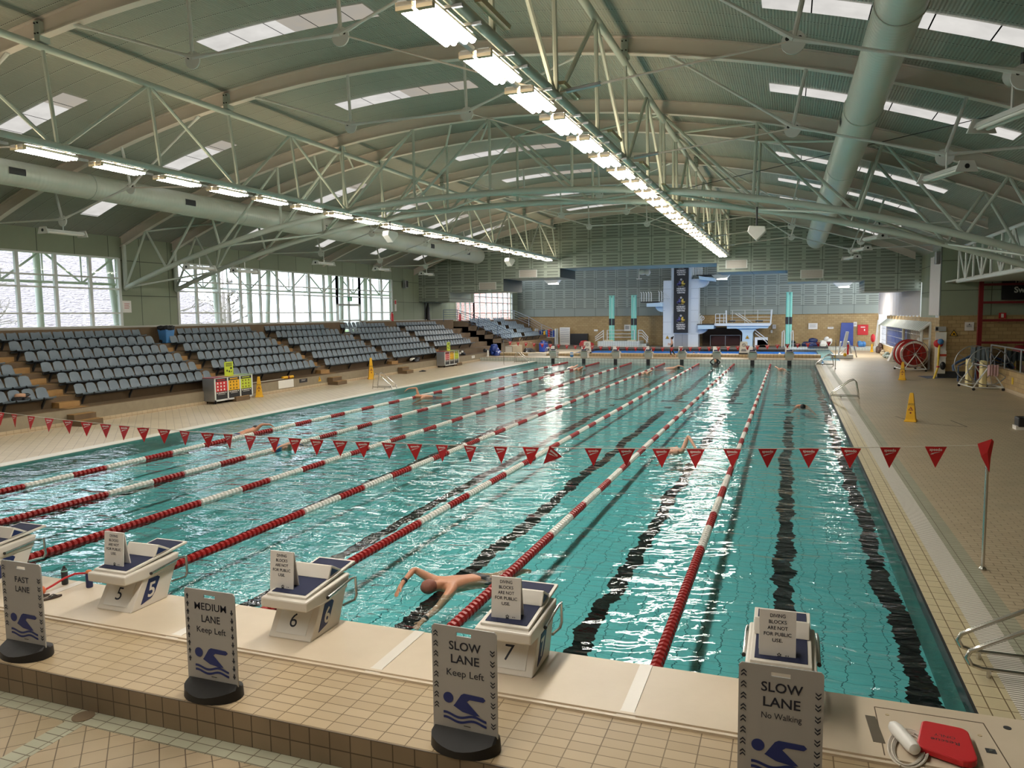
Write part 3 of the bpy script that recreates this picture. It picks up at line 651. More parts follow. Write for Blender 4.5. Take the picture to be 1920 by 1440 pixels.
for i in range(1, 22):
    dup(g0, (g0.location.x, 1.8 + 2.175 * i, 7.86), None, 'lit twin fluorescent fitting under the left truss, %s from the near end' % ordn[i])
for i in range(1, 6): dup(f0, (f0.location.x, 1.73 - 1.972 * i, 7.66), None, 'added unseen lit fluorescent fitting of the right truss, above the camera, %s one back' % (['first'] + ordn[1:])[i - 1])  # out of view, added to light the foreground
for i in range(1, 4): dup(g0, (g0.location.x, 1.8 - 2.175 * i, 7.86), None, 'added unseen lit fluorescent fitting of the left truss, behind the camera, %s one back' % (['first'] + ordn[1:])[i - 1])  # unseen fittings added as fill for the near end
up = thing('uplight', 'small gold backed batten light beside the right truss, nearest', 'light', (14.75, 2.6, 7.95), group='battens beside the right truss')
MB().prism([(-.05, 0), (.05, 0), (.07, .06), (-.07, .06)], 'y', 0, 1.1).build('housing', plain_cap, up)
for i in range(1, 12): dup(up, (14.75, 2.6 + 3.95 * i, 7.95), None, 'small gold backed batten light beside the right truss, %s from the camera' % ordn[i])
# hanging battens (unlit) under the outer tie rods
def batten(loc, label, rz=0):
    t = thing('hanging_batten', label, 'light', loc, rz, 'unlit hanging batten lights')
    MB().prism([(-.16, 0), (.16, 0), (.1, .1), (-.1, .1)], 'y', -.8, .8).build('housing', white_paint, t)
    for s in (-1, 1):
        MB().prism([(s * .08 + .05 * math.cos(PI * k / 5), -.045 * math.sin(PI * k / 5)) for k in range(6)], 'y', -.75, .75).build('tube', white_plastic, t)
        e = MB().prism([(-.26, -.08), (.26, -.08), (.16, .16), (-.16, .16)], 'y', s * .8 - .02, s * .8 + .02).build('end_plate', white_paint, t)
    MB().lathe([(.055, -.83), (.055, -.815)], 10, (0, 0, .04), 'y').build('socket', black, t)
    MB().tube((0, 0, .1), (0, 0, .5), .025, 6).build('hanger', white_paint, t)
    return t
b0 = batten((-6.1, 13.45, 6.9), 'unlit white batten hanging over the left stand, nearest the camera')
for i, Y in enumerate((20.2, 23.2, 29.9, 36.4, 42.85)):
    dup(b0, (-6.1, Y, 5.98 if Y < 24 else 6.75), None, 'unlit white batten hanging over the left stand, %s from the camera' % ordn[i + 1])
for i, Y in enumerate((7.6, 13.2, 29.7, 36.3, 42.8)):
    dup(b0, (22.1, Y, 6.9), .35, 'unlit white batten hanging over the right deck, %s from the camera' % ordn[i])
# floodlights / loudspeakers hung on poles
def spk(loc, label):
    t = thing('hanging_speaker', label, 'speaker', loc, 0, 'hanging white loudspeakers')
    MB().prism([(-.3, -.1), (.0, -.42), (.32, -.1), (.28, .06), (-.25, .1)], 'y', -.2, .2).build('cabinet', white_plastic, t, bevel=.03)
    MB().tube((0, 0, .05), (0, 0, .75), .03, 6).build('hanger', dark, t)
    return t
s0 = spk((17.6, 20.9, 6.65), 'white loudspeaker hanging below the arched truss right of the light row')
dup(s0, (1.9, 23.2, 7.45), 1.2, 'white loudspeaker hanging by the left light row near the arched truss')
dup(s0, (1.9, 38.6, 7.25), 1.2, 'white loudspeaker hanging by the far part of the left light row')
fl = thing('floodlight', 'white floodlight on the roof beam at the upper right', 'light', (22.6, 9.2, 8.0), .5)
MB().lathe([(.06, 0), (.1, .1), (.17, .28)], 14, (0, 0, 0), 'y').build('shade', white_paint, fl, smooth=True); MB().box(-.03, .03, -.03, .03, 0, .35).build('bracket', dark, fl)
dup(fl, (22.9, 35.9, 8.1), .5, 'white floodlight on a far roof beam over the right deck')
# round ducts
def duct(x, z, label, gr):
    t = thing('air_duct', label, 'duct', (x, 0, z), group='round ventilation ducts')
    pr = []; 
    for y, r in ((-3, .36), (3, .38), (10, .40), (18, .46), (30, .54), (48.6, .62)): pr.append((r, y))
    body = MB().lathe(pr + [(.55, 48.85), (.4, 49.05), (.15, 49.12)], 28, (0, 0, 0), 'y').build('duct_body', duct_m, t, smooth=True)
    for y in (6.5, 13.2, 21, 28, 35, 42):
        r = .385 + (y - 3) * .0052
        MB().ring((0, y, 0), r, .012, 'y', 28, 5).build('seam_ring', truss_paint, body)
    for y in gr:
        r = .39 + (y - 3) * .0053; s = 1 if x < 8 else -1
        g = MB()
        ang = [(-.25 + .5 * k / 5) for k in range(6)]
        for k in range(5):
            g.quad((s * r * math.cos(ang[k]), y - .28, r * math.sin(ang[k])), (s * r * math.cos(ang[k]), y + .28, r * math.sin(ang[k])), (s * r * math.cos(ang[k + 1]), y + .28, r * math.sin(ang[k + 1])), (s * r * math.cos(ang[k + 1]), y - .28, r * math.sin(ang[k + 1])))
        g.build('vent_grille', dark, t)
    return t
duct(-4.5, 8.42, 'long pale round air duct along the left side of the roof', (10.3, 17.6, 27.3, 33.5, 39.5, 45.5))
duct(20.3, 8.6, 'long pale round air duct hanging over the right side of the pool', (14.3, 24.5))
# edge truss above the terrace opening
et = thing('edge_truss', 'white steel truss along the right edge above the terrace', 'truss', (26.4, 0, 0))
MB().tube((0, -3, 5.14), (0, 35.3, 5.14), .09, 8).build('bottom_chord', white_paint, et, smooth=True)
MB().tube((0, -3, 6.75), (0, 35.3, 6.75), .07, 8).build('top_chord', white_paint, et, smooth=True)
ny = 24; yy = [35.2 - 1.6 * i for i in range(ny)]
for i, y in enumerate(yy):
    MB().tube((0, y, 5.14), (0, y, 6.75), .05, 6).build('web_strut', white_paint, et, smooth=True)
    if i + 1 < ny:
        a, b = (5.14, 6.75) if i % 2 else (6.75, 5.14)
        MB().tube((0, y, a), (0, yy[i + 1], b), .045, 6).build('web_strut', white_paint, et, smooth=True)
# lamps of the diving hall
for i, (x, y, z, lb) in enumerate(((-1.8, 60, 6.75, 'lit floodlight under the left step of the end wall'), (13.15, 60, 6.78, 'lit floodlight under the right step of the end wall'), (22.8, 62, 5.95, 'small lit floodlight over the right part of the diving pool'))):
    t = thing('floodlight', lb, 'light', (x, y, z), 0, 'floodlights over the diving pool')
    MB().prism([(-.75, .15), (.75, .15), (.5, -.12), (-.4, -.2)], 'y', -.4, .4).build('housing', white_paint, t)
    MB().box(-.3, .5, -.42, .3, -.24, -.2).build('lens', glow_dim, t)
    L = bpy.data.lights.new('lamp', 'AREA'); L.energy = 700; L.size = 1.0; L.color = (1, .95, .85); lo = bpy.data.objects.new('lamp', L); COL.objects.link(lo); lo.parent = t; lo.location = (0, 0, -.3)
# ------------------------------------------------------------------ lane ropes
def rope_mesh(segs):
    mb = MB(); n = 8
    for (a, b) in segs:
        k = max(2, int((b - a) / .11)); prof = []
        for i in range(k):
            y = a + (b - a) * i / k; d = (b - a) / k
            prof += [(.028, y), (.072, y + d * .12), (.072, y + d * .62), (.028, y + d * .75)]
        mb.lathe(prof + [(.028, b)], n, (0, 0, 0), 'y')
    return mb
red_s = [(.15, 4.9)]; white_s = []
y = 4.9; k = 0
while y < 44.6:
    L = 1.25 if k % 2 == 0 else .95
    (white_s if k % 2 == 0 else red_s).append((y, min(y + L, 44.8))); y += L; k += 1
red_s.append((y, 49.8))
cable_me = MB().tube((0, .02, 0), (0, 49.98, 0), .012, 5).mesh('cable', galv)
flo = {}
for nm, segs, mt in (('red_float', red_s, red_plastic), ('white_float', white_s, white_plastic)):
    for (a, b) in segs:
        L = round(b - a, 3)
        if (nm, L) not in flo: flo[nm, L] = rope_mesh([(0, L)]).mesh(nm, mt, True)
for i in range(1, 8):
    t = thing('lane_rope', 'red and white float lane rope between lane %d and lane %d of the pool' % (i, i + 1), 'lane rope', (2.5 * i, 0, .012), group='lane ropes across the pool')
    for nm, segs in (('red_float', red_s), ('white_float', white_s)):
        for (a, b) in segs:
            o = bpy.data.objects.new(nm, flo[nm, round(b - a, 3)]); COL.objects.link(o); o.parent = t; o.location = (0, a, 0)
    o = bpy.data.objects.new('cable', cable_me); COL.objects.link(o); o.parent = t
# ------------------------------------------------------------------ starting blocks
def block(name, label, num, loc, rz, group, tags=True):
    t = thing(name, label, 'starting block', loc, rz, group)
    b = MB().prism([(-.62, 0), (-.06, 0), (.10, .36), (-.40, .36)], 'x', -.27, .27)
    b.build('pedestal', block_white, t, bevel=.012)
    s = MB().prism([(-.70, .36), (-.40, .34), (.10, .36), (.16, .52), (-.70, .47)], 'x', -.29, .29); top = s.build('top_box', block_white, t, bevel=.018)
    p = MB().prism([(-.64, .472), (.34, .572), (.34, .60), (-.64, .50)], 'x', -.25, .25); p.build('platform', block_white, t, bevel=.006)
    MB().prism([(-.60, .506), (.30, .598), (.30, .602), (-.60, .51)], 'x', -.215, .215).build('grip_pad', navy_pad, t)
    w = MB().prism([(-.20, .552), (-.13, .682), (-.112, .684), (.07, .582)], 'x', -.235, .235); kp = w.build('kick_plate', block_white, t, bevel=.006)
    for sx in (-1, 1): MB().prism([(-.165, .57), (-.12, .655), (.01, .588)], 'x', sx * .236 - .001, sx * .236 + .001).build('kick_side', navy, kp)
    MB().prism([(-.10, .678), (-.102, .682), (.07, .588), (.068, .583)], 'x', -.2, .2).build('kick_grip', navy_pad, kp)
    for sx in (-1, 1):
        hb = MB().path([(sx * .315, -.33, .40), (sx * .315, .12, .455), (sx * .31, .24, .44), (sx * .31, .25, .22), (sx * .30, .22, .17), (sx * .28, .02, .18)], .016, 8)
        h = hb.build('hand_grip', chrome, t, smooth=True); MB().lathe([(.019, -.34), (.019, -.325)], 8, (sx * .315, 0, .40), 'y').build('grip_cap', black, h)
    if tags:
        MB().prism([(-.5894, .05), (-.4367, .30), (-.4425, .3035), (-.5952, .0535)], 'x', -.19, .19).build('number_plate', plate_white, t)
        R = Matrix.Rotation(math.atan2(.22, .36), 4, 'X')
        text(num, ink, t, (0, -.5205, .1795), Matrix.Rotation(PI / 2 - math.atan2(.22, .36) , 4, 'X'), height=.15, shear=.0, name='front_number')
        for sx in (-1, 1):
            q = MB().prism([(-.47, .05), (-.30, .09), (-.25, .14), (-.16, .30), (-.19, .325), (-.33, .325)], 'x', sx * .272 - .002, sx * .272 + .002); pq = q.build('side_plate', navy, t)
            text(num, block_white, pq, (sx * .276, -.30, .19), SIDE if sx > 0 else Matrix.Rotation(PI, 4, 'Z') @ SIDE, height=.17, bold=.02, shear=.25, name='side_number')
    return t
near_lab = {4: 'white starting block cut by the left edge of the photo, behind the fast lane sign', 5: 'white starting block numbered 5 on the near platform', 6: 'white starting block numbered 6 on the near platform', 7: 'white starting block numbered 7 behind the slow lane keep left sign', 8: 'white starting block behind the slow lane no walking sign'}
for k in range(4, 9):
    block('starting_block', near_lab[k], str(k), (2.5 * k - 1.25, 0, .30), 0, 'starting blocks on the near platform')
fb0 = None
for k in range(1, 9):
    lb = 'white starting block at the far wall of lane %d' % k
    if k == 1: fb0 = block('starting_block', lb, '1', (1.25, 50.05, .35), PI, 'starting blocks at the far end')
    else:
        c = dup(fb0, (2.5 * k - 1.25, 50.05, .35), None, lb)
        for ch in list(c.children):
            if ch.name.startswith(('front_number', 'side_plate')):
                for g in list(ch.children): bpy.data.objects.remove(g)
                bpy.data.objects.remove(ch)
    MB().box(2.5 * k - 1.38, 2.5 * k - 1.12, 49.955, 49.978, -.3, .30).build('trim_%d' % (20 + k), black)['kind'] = 'structure'
# card notices standing on the blocks
def notice(loc, rz, label, lean=0.0):
    t = thing('notice_card', label, 'notice', loc, rz, 'diving block notices')
    MB().prism([(0, 0), (.035, .44), (.05, .44), (.13, 0), (.115, 0), (.045, .42), (.012, 0)], 'x', -.15, .15).build('folded_card', paper, t)
    R = Matrix.Rotation(-math.atan2(.035, .44), 4, 'X') @ FR
    for i, s in enumerate(('DIVING', 'BLOCKS', 'ARE NOT', 'FOR PUBLIC', 'USE.')):
        z = .395 - .053 * i
        text(s, ink, t, (0, z * .08 - .003, z), R, height=.031, width={0: .125, 1: .145, 2: .165, 3: .225, 4: .085}[i], bold=.012)
    z = .06
    petals = []
    for a in range(5):
        w = 2 * PI * a / 5 + .3; petals.append(circ(.015 + .012 * math.cos(w), .012 * math.sin(w) + .03, .006, 8))
    petals.append([(.0, .0), (.032, .0), (.032, .016), (.0, .016)]); petals += [circ(.08 + .009 * dx, .026, .005, 8) for dx in (-1, 1)] + [[(.055, .004), (.11, .004), (.11, .007), (.055, .007)]]
    flat(petals, dark, t, (0, z * .08 - .003, .03), R, 'emblem')
    return t
n5 = notice((11.18, -.52, .78), .0, 'white card notice about diving blocks standing on block 5')
dup(n5, (13.60, -.52, .78), .02, 'white card notice about diving blocks standing on block 6')
dup(n5, (16.22, -.52, .78), .05, 'white card notice about diving blocks standing on block 7')
dup(n5, (18.72, -.54, .77), .06, 'white card notice standing on the block behind the no walking sign')
for k in range(1, 9):
    o = thing('notice_card', 'back of a white card on the far starting block of lane %d' % k, 'notice', (2.5 * k - 1.4, 50.5, .83), PI, 'cards on the far blocks')
    MB().prism([(0, 0), (.035, .44), (.05, .44), (.13, 0), (.115, 0), (.045, .42), (.012, 0)], 'x', -.15, .15).build('folded_card', paper, o)
# ------------------------------------------------------------------ lane signs with rubber feet
def lane_sign(loc, rz, label, lines, arrows):
    t = thing('lane_sign', label, 'sign', loc, rz, 'lane signs on the near step')
    ft = MB(); n = 28
    # oval foot: thin at the front, deep at the back
    vs = []; 
    for k in range(n):
        a = 2 * PI * k / n; x = .30 * math.cos(a); yy_ = .20 * math.sin(a)
        vs += [(x, yy_, 0), (x * .98, yy_ * .98, .055 + .045 * abs(math.cos(a)) ** 1.5)]
    fs = [(2 * k, 2 * ((k + 1) % n), 2 * ((k + 1) % n) + 1, 2 * k + 1) for k in range(n)]
    ft.add(vs, fs); o = len(ft.v)
    ft.add([(-.27, 0, .135), (.27, 0, .135)], [])
    top = [2 * k + 1 for k in range(n)]
    for k in range(n):
        a, b = top[k], top[(k + 1) % n]; xa = ft.v[a][0]; xb = ft.v[b][0]
        ft.v += [(max(-.27, min(.27, xa)), 0, .135), (max(-.27, min(.27, xb)), 0, .135)]; q = len(ft.v)
        ft.f.append((a, b, q - 1, q - 2))
    ft.build('rubber_foot', rubber, t, smooth=True)
    hw, h0, h1 = .285, .10, .985
    out = [(-hw, h0), (hw, h0), (hw, h1 - .02), (hw - .02, h1), (-hw + .02, h1), (-hw, h1 - .02)]
    # slot for the hand: build the panel round it
    P = MB(); s0, s1, z0, z1 = -.065, .065, h1 - .075, h1 - .045
    P.box(-hw, hw, -.006, .006, h0, z0); P.box(-hw, s0, -.006, .006, z0, z1); P.box(s1, hw, -.006, .006, z0, z1)
    P.prism([(-hw, z1), (hw, z1), (hw, h1 - .02), (hw - .02, h1), (-hw + .02, h1), (-hw, h1 - .02)], 'y', -.006, .006)
    P.build('panel', sign_grey, t)
    for (s, z, hh, w, bo) in lines: text(s, ink, t, (0.01, -.0085, z), FR, height=hh, width=w, bold=bo)
    # swimmer pictogram and waves
    pz = .29
    body = [(-.09, .045), (-.03, .135), (-.005, .15), (.165, .145), (.185, .125), (.165, .105), (.045, .105), (.02, .085), (.13, -.015), (.09, -.02), (-.02, -.005), (-.10, .035)]
    def wave(zz_, th):
        up_ = [(-.19 + .38 * i / 20, zz_ + .014 * math.sin(i / 20 * 2 * PI * 1.5 + 1.2) - .03 * i / 20 * 0) for i in range(21)]
        return up_ + [(a, b - th) for a, b in reversed(up_)]
    flat([body, circ(-.145, .095, .045, 20)], sign_blue, t, (0, -.0085, pz), FR, 'swimmer_pictogram')
    flat([wave(-.035, .02), wave(-.075, .02)], sign_blue, t, (0, -.0085, pz), FR, 'waves_pictogram')
    ch = []
    for i in range(9 if arrows == 'arrow' else 8):
        z = .27 + (.60 / (8 if arrows == 'arrow' else 7)) * i
        for sx, dr in ((-1, 1), (1, -1)):
            x = sx * .25; zz_ = z - .10 * (sx > 0) + .04
            if arrows == 'arrow':
                ch.append([(x - .005, zz_ - dr * .022), (x + .005, zz_ - dr * .022), (x + .005, zz_ + dr * .01), (x - .005, zz_ + dr * .01)][::dr])
                ch.append([(x, zz_ + dr * .03), (x - .016, zz_ + dr * .004), (x - .011, zz_), (x, zz_ + dr * .016), (x + .011, zz_), (x + .016, zz_ + dr * .004)][::dr])
            else:
                for q in (-.012, .014):
                    c = zz_ + q
                    ch.append([(x, c + dr * .014), (x - .019, c - dr * .004), (x - .019, c - dr * .014), (x, c + dr * .003), (x + .019, c - dr * .014), (x + .019, c - dr * .004)][::dr])
    flat(ch, ink, t, (0, -.0085, 0), FR, 'edge_arrows')
    flat([[(-.03, 0), (.03, 0), (.03, .006), (-.03, .006)]], dark, t, (0.02, -.0085, .165), FR, 'maker_mark')
    return t
lane_sign((11.36, -1.80, .30), 0, 'silver lane sign reading FAST LANE on black rubber foot, farthest left', [('FAST', .80, .062, .20, .012), ('LANE', .70, .062, .20, .012)], 'chev')
lane_sign((13.82, -1.84, .30), 0, 'silver lane sign reading MEDIUM LANE Keep Left on black rubber foot', [('MEDIUM', .83, .068, .36, .008), ('LANE', .715, .068, .21, .012), ('Keep Left', .60, .075, .33, .005)], 'arrow')
lane_sign((16.37, -1.86, .30), -.03, 'silver lane sign reading SLOW LANE Keep Left in front of block 7', [('SLOW', .83, .072, .28, .014), ('LANE', .72, .072, .25, .014), ('Keep Left', .595, .075, .33, 0)], 'chev')
lane_sign((18.755, -1.72, .28), 0, 'silver lane sign reading SLOW LANE No Walking at the bottom right', [('SLOW', .83, .072, .28, .014), ('LANE', .72, .072, .25, .014), ('No Walking', .61, .06, .27, 0)], 'chev')
# ------------------------------------------------------------------ backstroke flags
def catz(x, x0, x1, za, zb, sag):
    u = (x - x0) / (x1 - x0); return za + (zb - za) * u - 4 * sag * u * (1 - u)
def flag_line(Y, xs, x0, x1, za, zb, sag, label, lettered, sc=1.0):
    t = thing('flag_line', label, 'flag line', (x0, Y, 0))
    MB().path([(x0 + (x1 - x0) * i / 30 - x0, 0, catz(x0 + (x1 - x0) * i / 30, x0, x1, za, zb, sag)) for i in range(31)], .006 * sc, 5).build('line', rope_m, t)
    rnd = random.Random(3)
    base = MB().prism([(-.145, 0), (.145, 0), (0, -.31)], 'y', -.001, .001).mesh('pennant', red_flag)
    for i, x in enumerate(xs):
        o = bpy.data.objects.new('pennant', base); COL.objects.link(o); o.parent = t
        o.location = (x - x0, 0, catz(x, x0, x1, za, zb, sag) - .004); o.rotation_euler = (rnd.uniform(-.12, .12), rnd.uniform(-.05, .05), rnd.uniform(-.3, .3))
        if lettered:
            if lettered == 2 and abs(x - 15.07) < .01: o.rotation_euler = (.2, .75, .5); o.location.z -= .06
            text('speedo', white_plastic, o, (0, -.0025, -.048), FR, width=.165, bold=.015)
            flat([[(-.07, -.10), (.065, -.075), (-.02, -.088), (-.03, -.11), (-.075, -.118), (-.045, -.102)]], white_plastic, o, (0, -.0022, 0), FR, 'swoosh', .0006)
    return t
FX = [1.75, 2.19, 2.73, 3.28, 3.84, 4.4, 4.94, 5.47, 5.99, 6.55, 7.09, 7.68, 8.19, 8.74, 9.3, 9.79, 10.29, 10.81, 11.3, 11.85, 12.39, 12.93, 13.48, 14.06, 14.62, 15.07, 15.72, 16.28, 16.85, 17.39, 17.95, 18.48, 19.07, 19.65, 20.18, 20.77]
flag_line(5.0, FX, -1.1, 21.4, 1.86, 1.86, .43, 'line of red triangular backstroke flags across the near end of the pool', 2)
flag_line(45.3, [-.6 + .62 * i for i in range(36)], -1.1, 21.5, 1.85, 1.85, .42, 'line of red triangular backstroke flags across the far end of the pool', 1)
def post(loc, label):
    t = thing('flag_post', label, 'post', loc, 0, 'backstroke flag posts')
    MB().tube((0, 0, .0), (0, 0, 1.86), .024, 10).build('pole', chrome, t, smooth=True); MB().lathe([(.05, 0), (.05, .02), (.03, .05)], 14).build('base', chrome, t)
    return t
p0 = post((21.42, 5, DZ), 'steel flag post standing on the right deck near the camera')
dup(p0, (21.52, 45.3, DZ), None, 'steel flag post on the far right pool edge'); dup(p0, (-1.12, 45.3, DZ), None, 'steel flag post on the far left pool edge'); dup(p0, (-1.12, 5, DZ), None, 'steel flag post on the near left pool edge')
wf = thing('wrapped_flag', 'loose red flag end knotted round the top of the near flag post', 'flag', (21.42, 5, 1.9))
MB().add([(-.14, -.03, -.02), (.03, -.05, .06), (.06, -.03, .02), (.02, -.045, -.42), (-.09, -.05, -.2), (-.02, -.07, -.12), (.03, -.035, -.2)], [(0, 1, 5), (1, 2, 6, 5), (0, 5, 4), (4, 5, 3), (5, 6, 3)]).build('cloth', red_flag, wf)
# ------------------------------------------------------------------ pool ladders (stainless grab rails)
def ladder(loc, rz, label, sc=1.0):
    t = thing('pool_ladder', label, 'ladder', loc, rz, 'stainless pool ladders')
    for s in (-.25, .25):
        # local x runs from the water towards the deck
        P = [(-.28, s, .62 - .70), (-.26, s, .16), (-.17, s, .26), (.45, s, .74), (.62, s, .80), (.72, s, .72), (.80, s, .3), (.84, s, 0)]
        MB().path(P, .021, 9).build('hand_rail', chrome, t, smooth=True)
        MB().path([(-.24, s, .12), (.05, s, .10), (.82, s, .10)], .018, 8).build('lower_rail', chrome, t, smooth=True)
        MB().tube((.14, s, .1), (.14, s, 0), .018, 8).build('foot', chrome, t)
    for z in (-.25, -.5): MB().box(-.32, -.24, -.25, .25, z - .02, z).build('step', chrome, t)
    return t
l0 = ladder((20.72, 27.9, DZ), 0, 'stainless pool ladder on the right edge halfway down the pool')
dup(l0, (20.75, 48.6, DZ), 0, 'stainless pool ladder on the right edge near the far wall')
dup(l0, (-.42, 26.9, DZ), PI, 'stainless pool ladder on the left edge halfway down the pool')
dup(l0, (-.42, 48.2, DZ), PI, 'stainless pool ladder on the left edge near the far wall')
dup(l0, (-.6, 56.5, DZ), PI, 'stainless ladder at the left edge of the diving pool')
nl = thing('pool_ladder', 'large stainless ladder rails at the near right corner, cut by the photo edge', 'ladder', (20.6, 1.55, DZ), 0, 'stainless pool ladders')
for s in (-.22, .22):
    MB().path([(-.04, s, .12), (-.08, s, .19), (-.05, s, .26), (.05, s, .32), (.75, s, .72), (.9, s, .75), (1.0, s, .66), (1.04, s, 0)], .024, 10).build('hand_rail', chrome, nl, smooth=True)
    MB().path([(-.08, s, .19), (-.04, s, .12), (.06, s, .09), (1.02, s, .09)], .021, 9).build('lower_rail', chrome, nl, smooth=True)
    MB().tube((.12, s, .09), (.12, s, 0), .022, 9).build('foot', chrome, nl)
# ------------------------------------------------------------------ yellow wet floor cones
def cone(loc, rz, label):
    t = thing('wet_floor_cone', label, 'cone', loc, rz, 'yellow wet floor cones')
    b = MB()
    def sq(w, z): return [(-w, -w, z), (w, -w, z), (w, w, z), (-w, w, z)]
    lv = [sq(.185, 0), sq(.185, .03), sq(.15, .09), sq(.06, .90), sq(.05, .96)]
    vs = [p for q in lv for p in q]; fs = [(3, 2, 1, 0), (16, 17, 18, 19)]
    for i in range(4):
        for k in range(4): fs.append((i * 4 + k, i * 4 + (k + 1) % 4, (i + 1) * 4 + (k + 1) % 4, (i + 1) * 4 + k))
    b.add(vs, fs).build('cone_body', yellow, t, bevel=.008)
    al = math.atan2(.09, .81); R = Matrix.Rotation(-al, 4, 'X') @ FR
    f = lambda z: -(.15 - .09 * (z - .09) / .81) - .004
    for z, s, hh in ((.60, 'CAUTION', .028), (.565, 'WET FLOOR', .024)):
        for rr in (0, PI / 2, PI, -PI / 2):
            M_ = Matrix.Rotation(rr, 4, 'Z'); text(s, signred if s == 'x' else ink, t, M_ @ Vector((0, f(z), z)), M_ @ R, height=hh, bold=.02)
    for rr in (0, PI / 2, PI, -PI / 2):
        M_ = Matrix.Rotation(rr, 4, 'Z')
        flat([[(-.075, -.05), (-.055, -.05), (0, .045), (0, .075)], [(.075, -.05), (0, .075), (0, .045), (.055, -.05)], [(-.06, -.05), (.06, -.05), (.05, -.035), (-.05, -.035)], circ(.005, .012, .012, 8), [(-.02, -.03), (.012, .0), (.018, .006), (.026, -.03), (.014, -.025), (.006, -.012)]], maroon, t, M_ @ Vector((0, f(.43), .43)), M_ @ R, 'slip_pictogram')
        flat([circ(0, 0, .028, 12)], maroon, t, M_ @ Vector((0, f(.30), .30)), M_ @ R, 'red_dot')
    return t
c0 = cone((22.62, 21.0, DZ), -.25, 'yellow wet floor cone on the right deck, nearer one')
dup(c0, (24.45, 37.9, DZ), -.2, 'yellow wet floor cone on the right deck, farther one by the lane reel')
dup(c0, (-4.6, 22.0, DZ), .6, 'yellow wet floor cone right of the nearer recycling bins')
cc = dup(c0, (-4.5, 32.0, DZ), .7, 'tall yellow cone by the left stand, beside the left ladder'); cc.scale = (1.05, 1.05, 1.32)
cc = dup(c0, (25.7, 68.0, DZ), 0, 'small orange cone by the far right wall'); cc.scale = (.75, .75, .75)
# ------------------------------------------------------------------ things lying on the near platform
rb = thing('rescue_float', 'white rescue float tube lying on its coiled rope at the bottom right', 'rescue float', (19.68, -.72, .30))
ax = Vector((.10, -.28, 0)).normalized()
pr = [(.02, -.20), (.045, -.185), (.055, -.13), (.055, .10), (.045, .15), (.022, .175), (.02, .19)]
MB().lathe(pr, 16, (0, 0, 0), 'y').xf(Matrix.Translation((0, 0, .075)) @ Matrix.Rotation(math.atan2(-ax.x, ax.y) + PI, 4, 'Z') @ Matrix.Rotation(.0, 4, 'X')).build('float_body', white_plastic, rb, smooth=True)
for i in range(6):
    a0 = .4 + i * .9; P = [(.03 + (.13 + .012 * i) * math.cos(q) * .75 + .05 * math.sin(q), -.07 + (.24 + .012 * i) * math.sin(q), .014 + .006 * (i % 3)) for q in [a0 + 2 * PI * k / 26 for k in range(25)]]
    MB().path(P, .0075, 6).build('rope_coil', rope_m, rb, smooth=True)
kb = thing('kickboard', 'red foam float board lettered Rescue ONLY on the white hatch', 'kickboard', (20.0, -.63, .312), -.12)
outl = []
for (x, y_, r, a0) in ((.10, .17, .07, 0), (-.12, .19, .05, PI / 2), (-.15, -.16, .06, PI), (.10, -.19, .10, 1.5 * PI)):
    outl += [(x + r * math.cos(a0 + PI / 2 * i / 5), y_ + r * math.sin(a0 + PI / 2 * i / 5)) for i in range(6)]
MB().prism(outl, 'z', 0, .055).build('board', signred, kb, bevel=.012)
RZ = Matrix.Rotation(PI, 4, 'Z')
text('Rescue', dark, kb, (-.01, -.05, .0565), RZ, width=.20); text('ONLY', dark, kb, (-.01, .03, .0565), RZ, width=.15)
ht = MB()
for a, b in (((19.53, -1.0), (19.53, -.14)), ((19.53, -.14), (20.36, -.14)), ((20.36, -.14), (20.42, -1.0))):
    d = Vector((b[0] - a[0], b[1] - a[1])); n_ = Vector((-d.y, d.x)).normalized() * .004
    ht.prism([(a[0] - n_.x, a[1] - n_.y), (b[0] - n_.x, b[1] - n_.y), (b[0] + n_.x, b[1] + n_.y), (a[0] + n_.x, a[1] + n_.y)], 'z', .298, .3025)
struct('trim_40', ht, plain('joint_line', srgb(96, 80, 62), .8), 'thin joint round the white hatch')
struct('trim_41', MB().prism([(19.44, -.32), (19.52, -.32), (19.555, -.74), (19.465, -.74)], 'z', .298, .304), plain('brown_slot', srgb(92, 82, 66), .6), 'brown recessed grip slot in the platform')
hl = thing('hatch_latch', 'small dark latch set in the white hatch beside the red board', 'latch', (20.32, -.59, .30)); MB().box(-.035, .035, -.03, .03, 0, .006).build('plate', dark, hl); MB().lathe([(.014, 0), (.014, .009)], 10).build('knob', chrome, hl)
for i, (x, y_) in enumerate(((20.53, -.16), (19.62, -.25), (20.29, -.36), (19.62, -.93))):
    bt = thing('deck_bolt', ['dark round socket on the platform beside the hatch', 'hatch screw at the back left of the hatch', 'hatch screw at the back right of the hatch', 'hatch screw at the front left of the hatch'][i], 'bolt', (x, y_, .3)); MB().lathe([(.03 if i == 0 else .016, 0), (.03 if i == 0 else .016, .004)], 14).build('cap', dark if i == 0 else plain_cap, bt)
st_ = thing('striped_tube', 'blue and white striped rope tube at the right edge of the photo', 'float', (20.80, .0, .30))
for i in range(5): MB().lathe([(.055, .05 * i), (.06, .05 * i + .025), (.055, .05 * i + .05)], 14).build('blue_band' if i % 2 else 'white_band', blue_bin if i % 2 else white_plastic, st_, smooth=True)
bo = thing('drink_bottle', 'black and teal sports bottle on the platform edge by the fast lane', 'bottle', (9.86, -.12, .30))
MB().lathe([(.036, 0), (.04, .01), (.04, .17), (.034, .2), (.02, .215)], 16).build('body', dark, bo, smooth=True); MB().lathe([(.038, .17), (.041, .175), (.041, .19)], 16).build('band', aqua, bo); MB().lathe([(.018, .2), (.018, .235), (.01, .25)], 10).build('cap', black, bo)
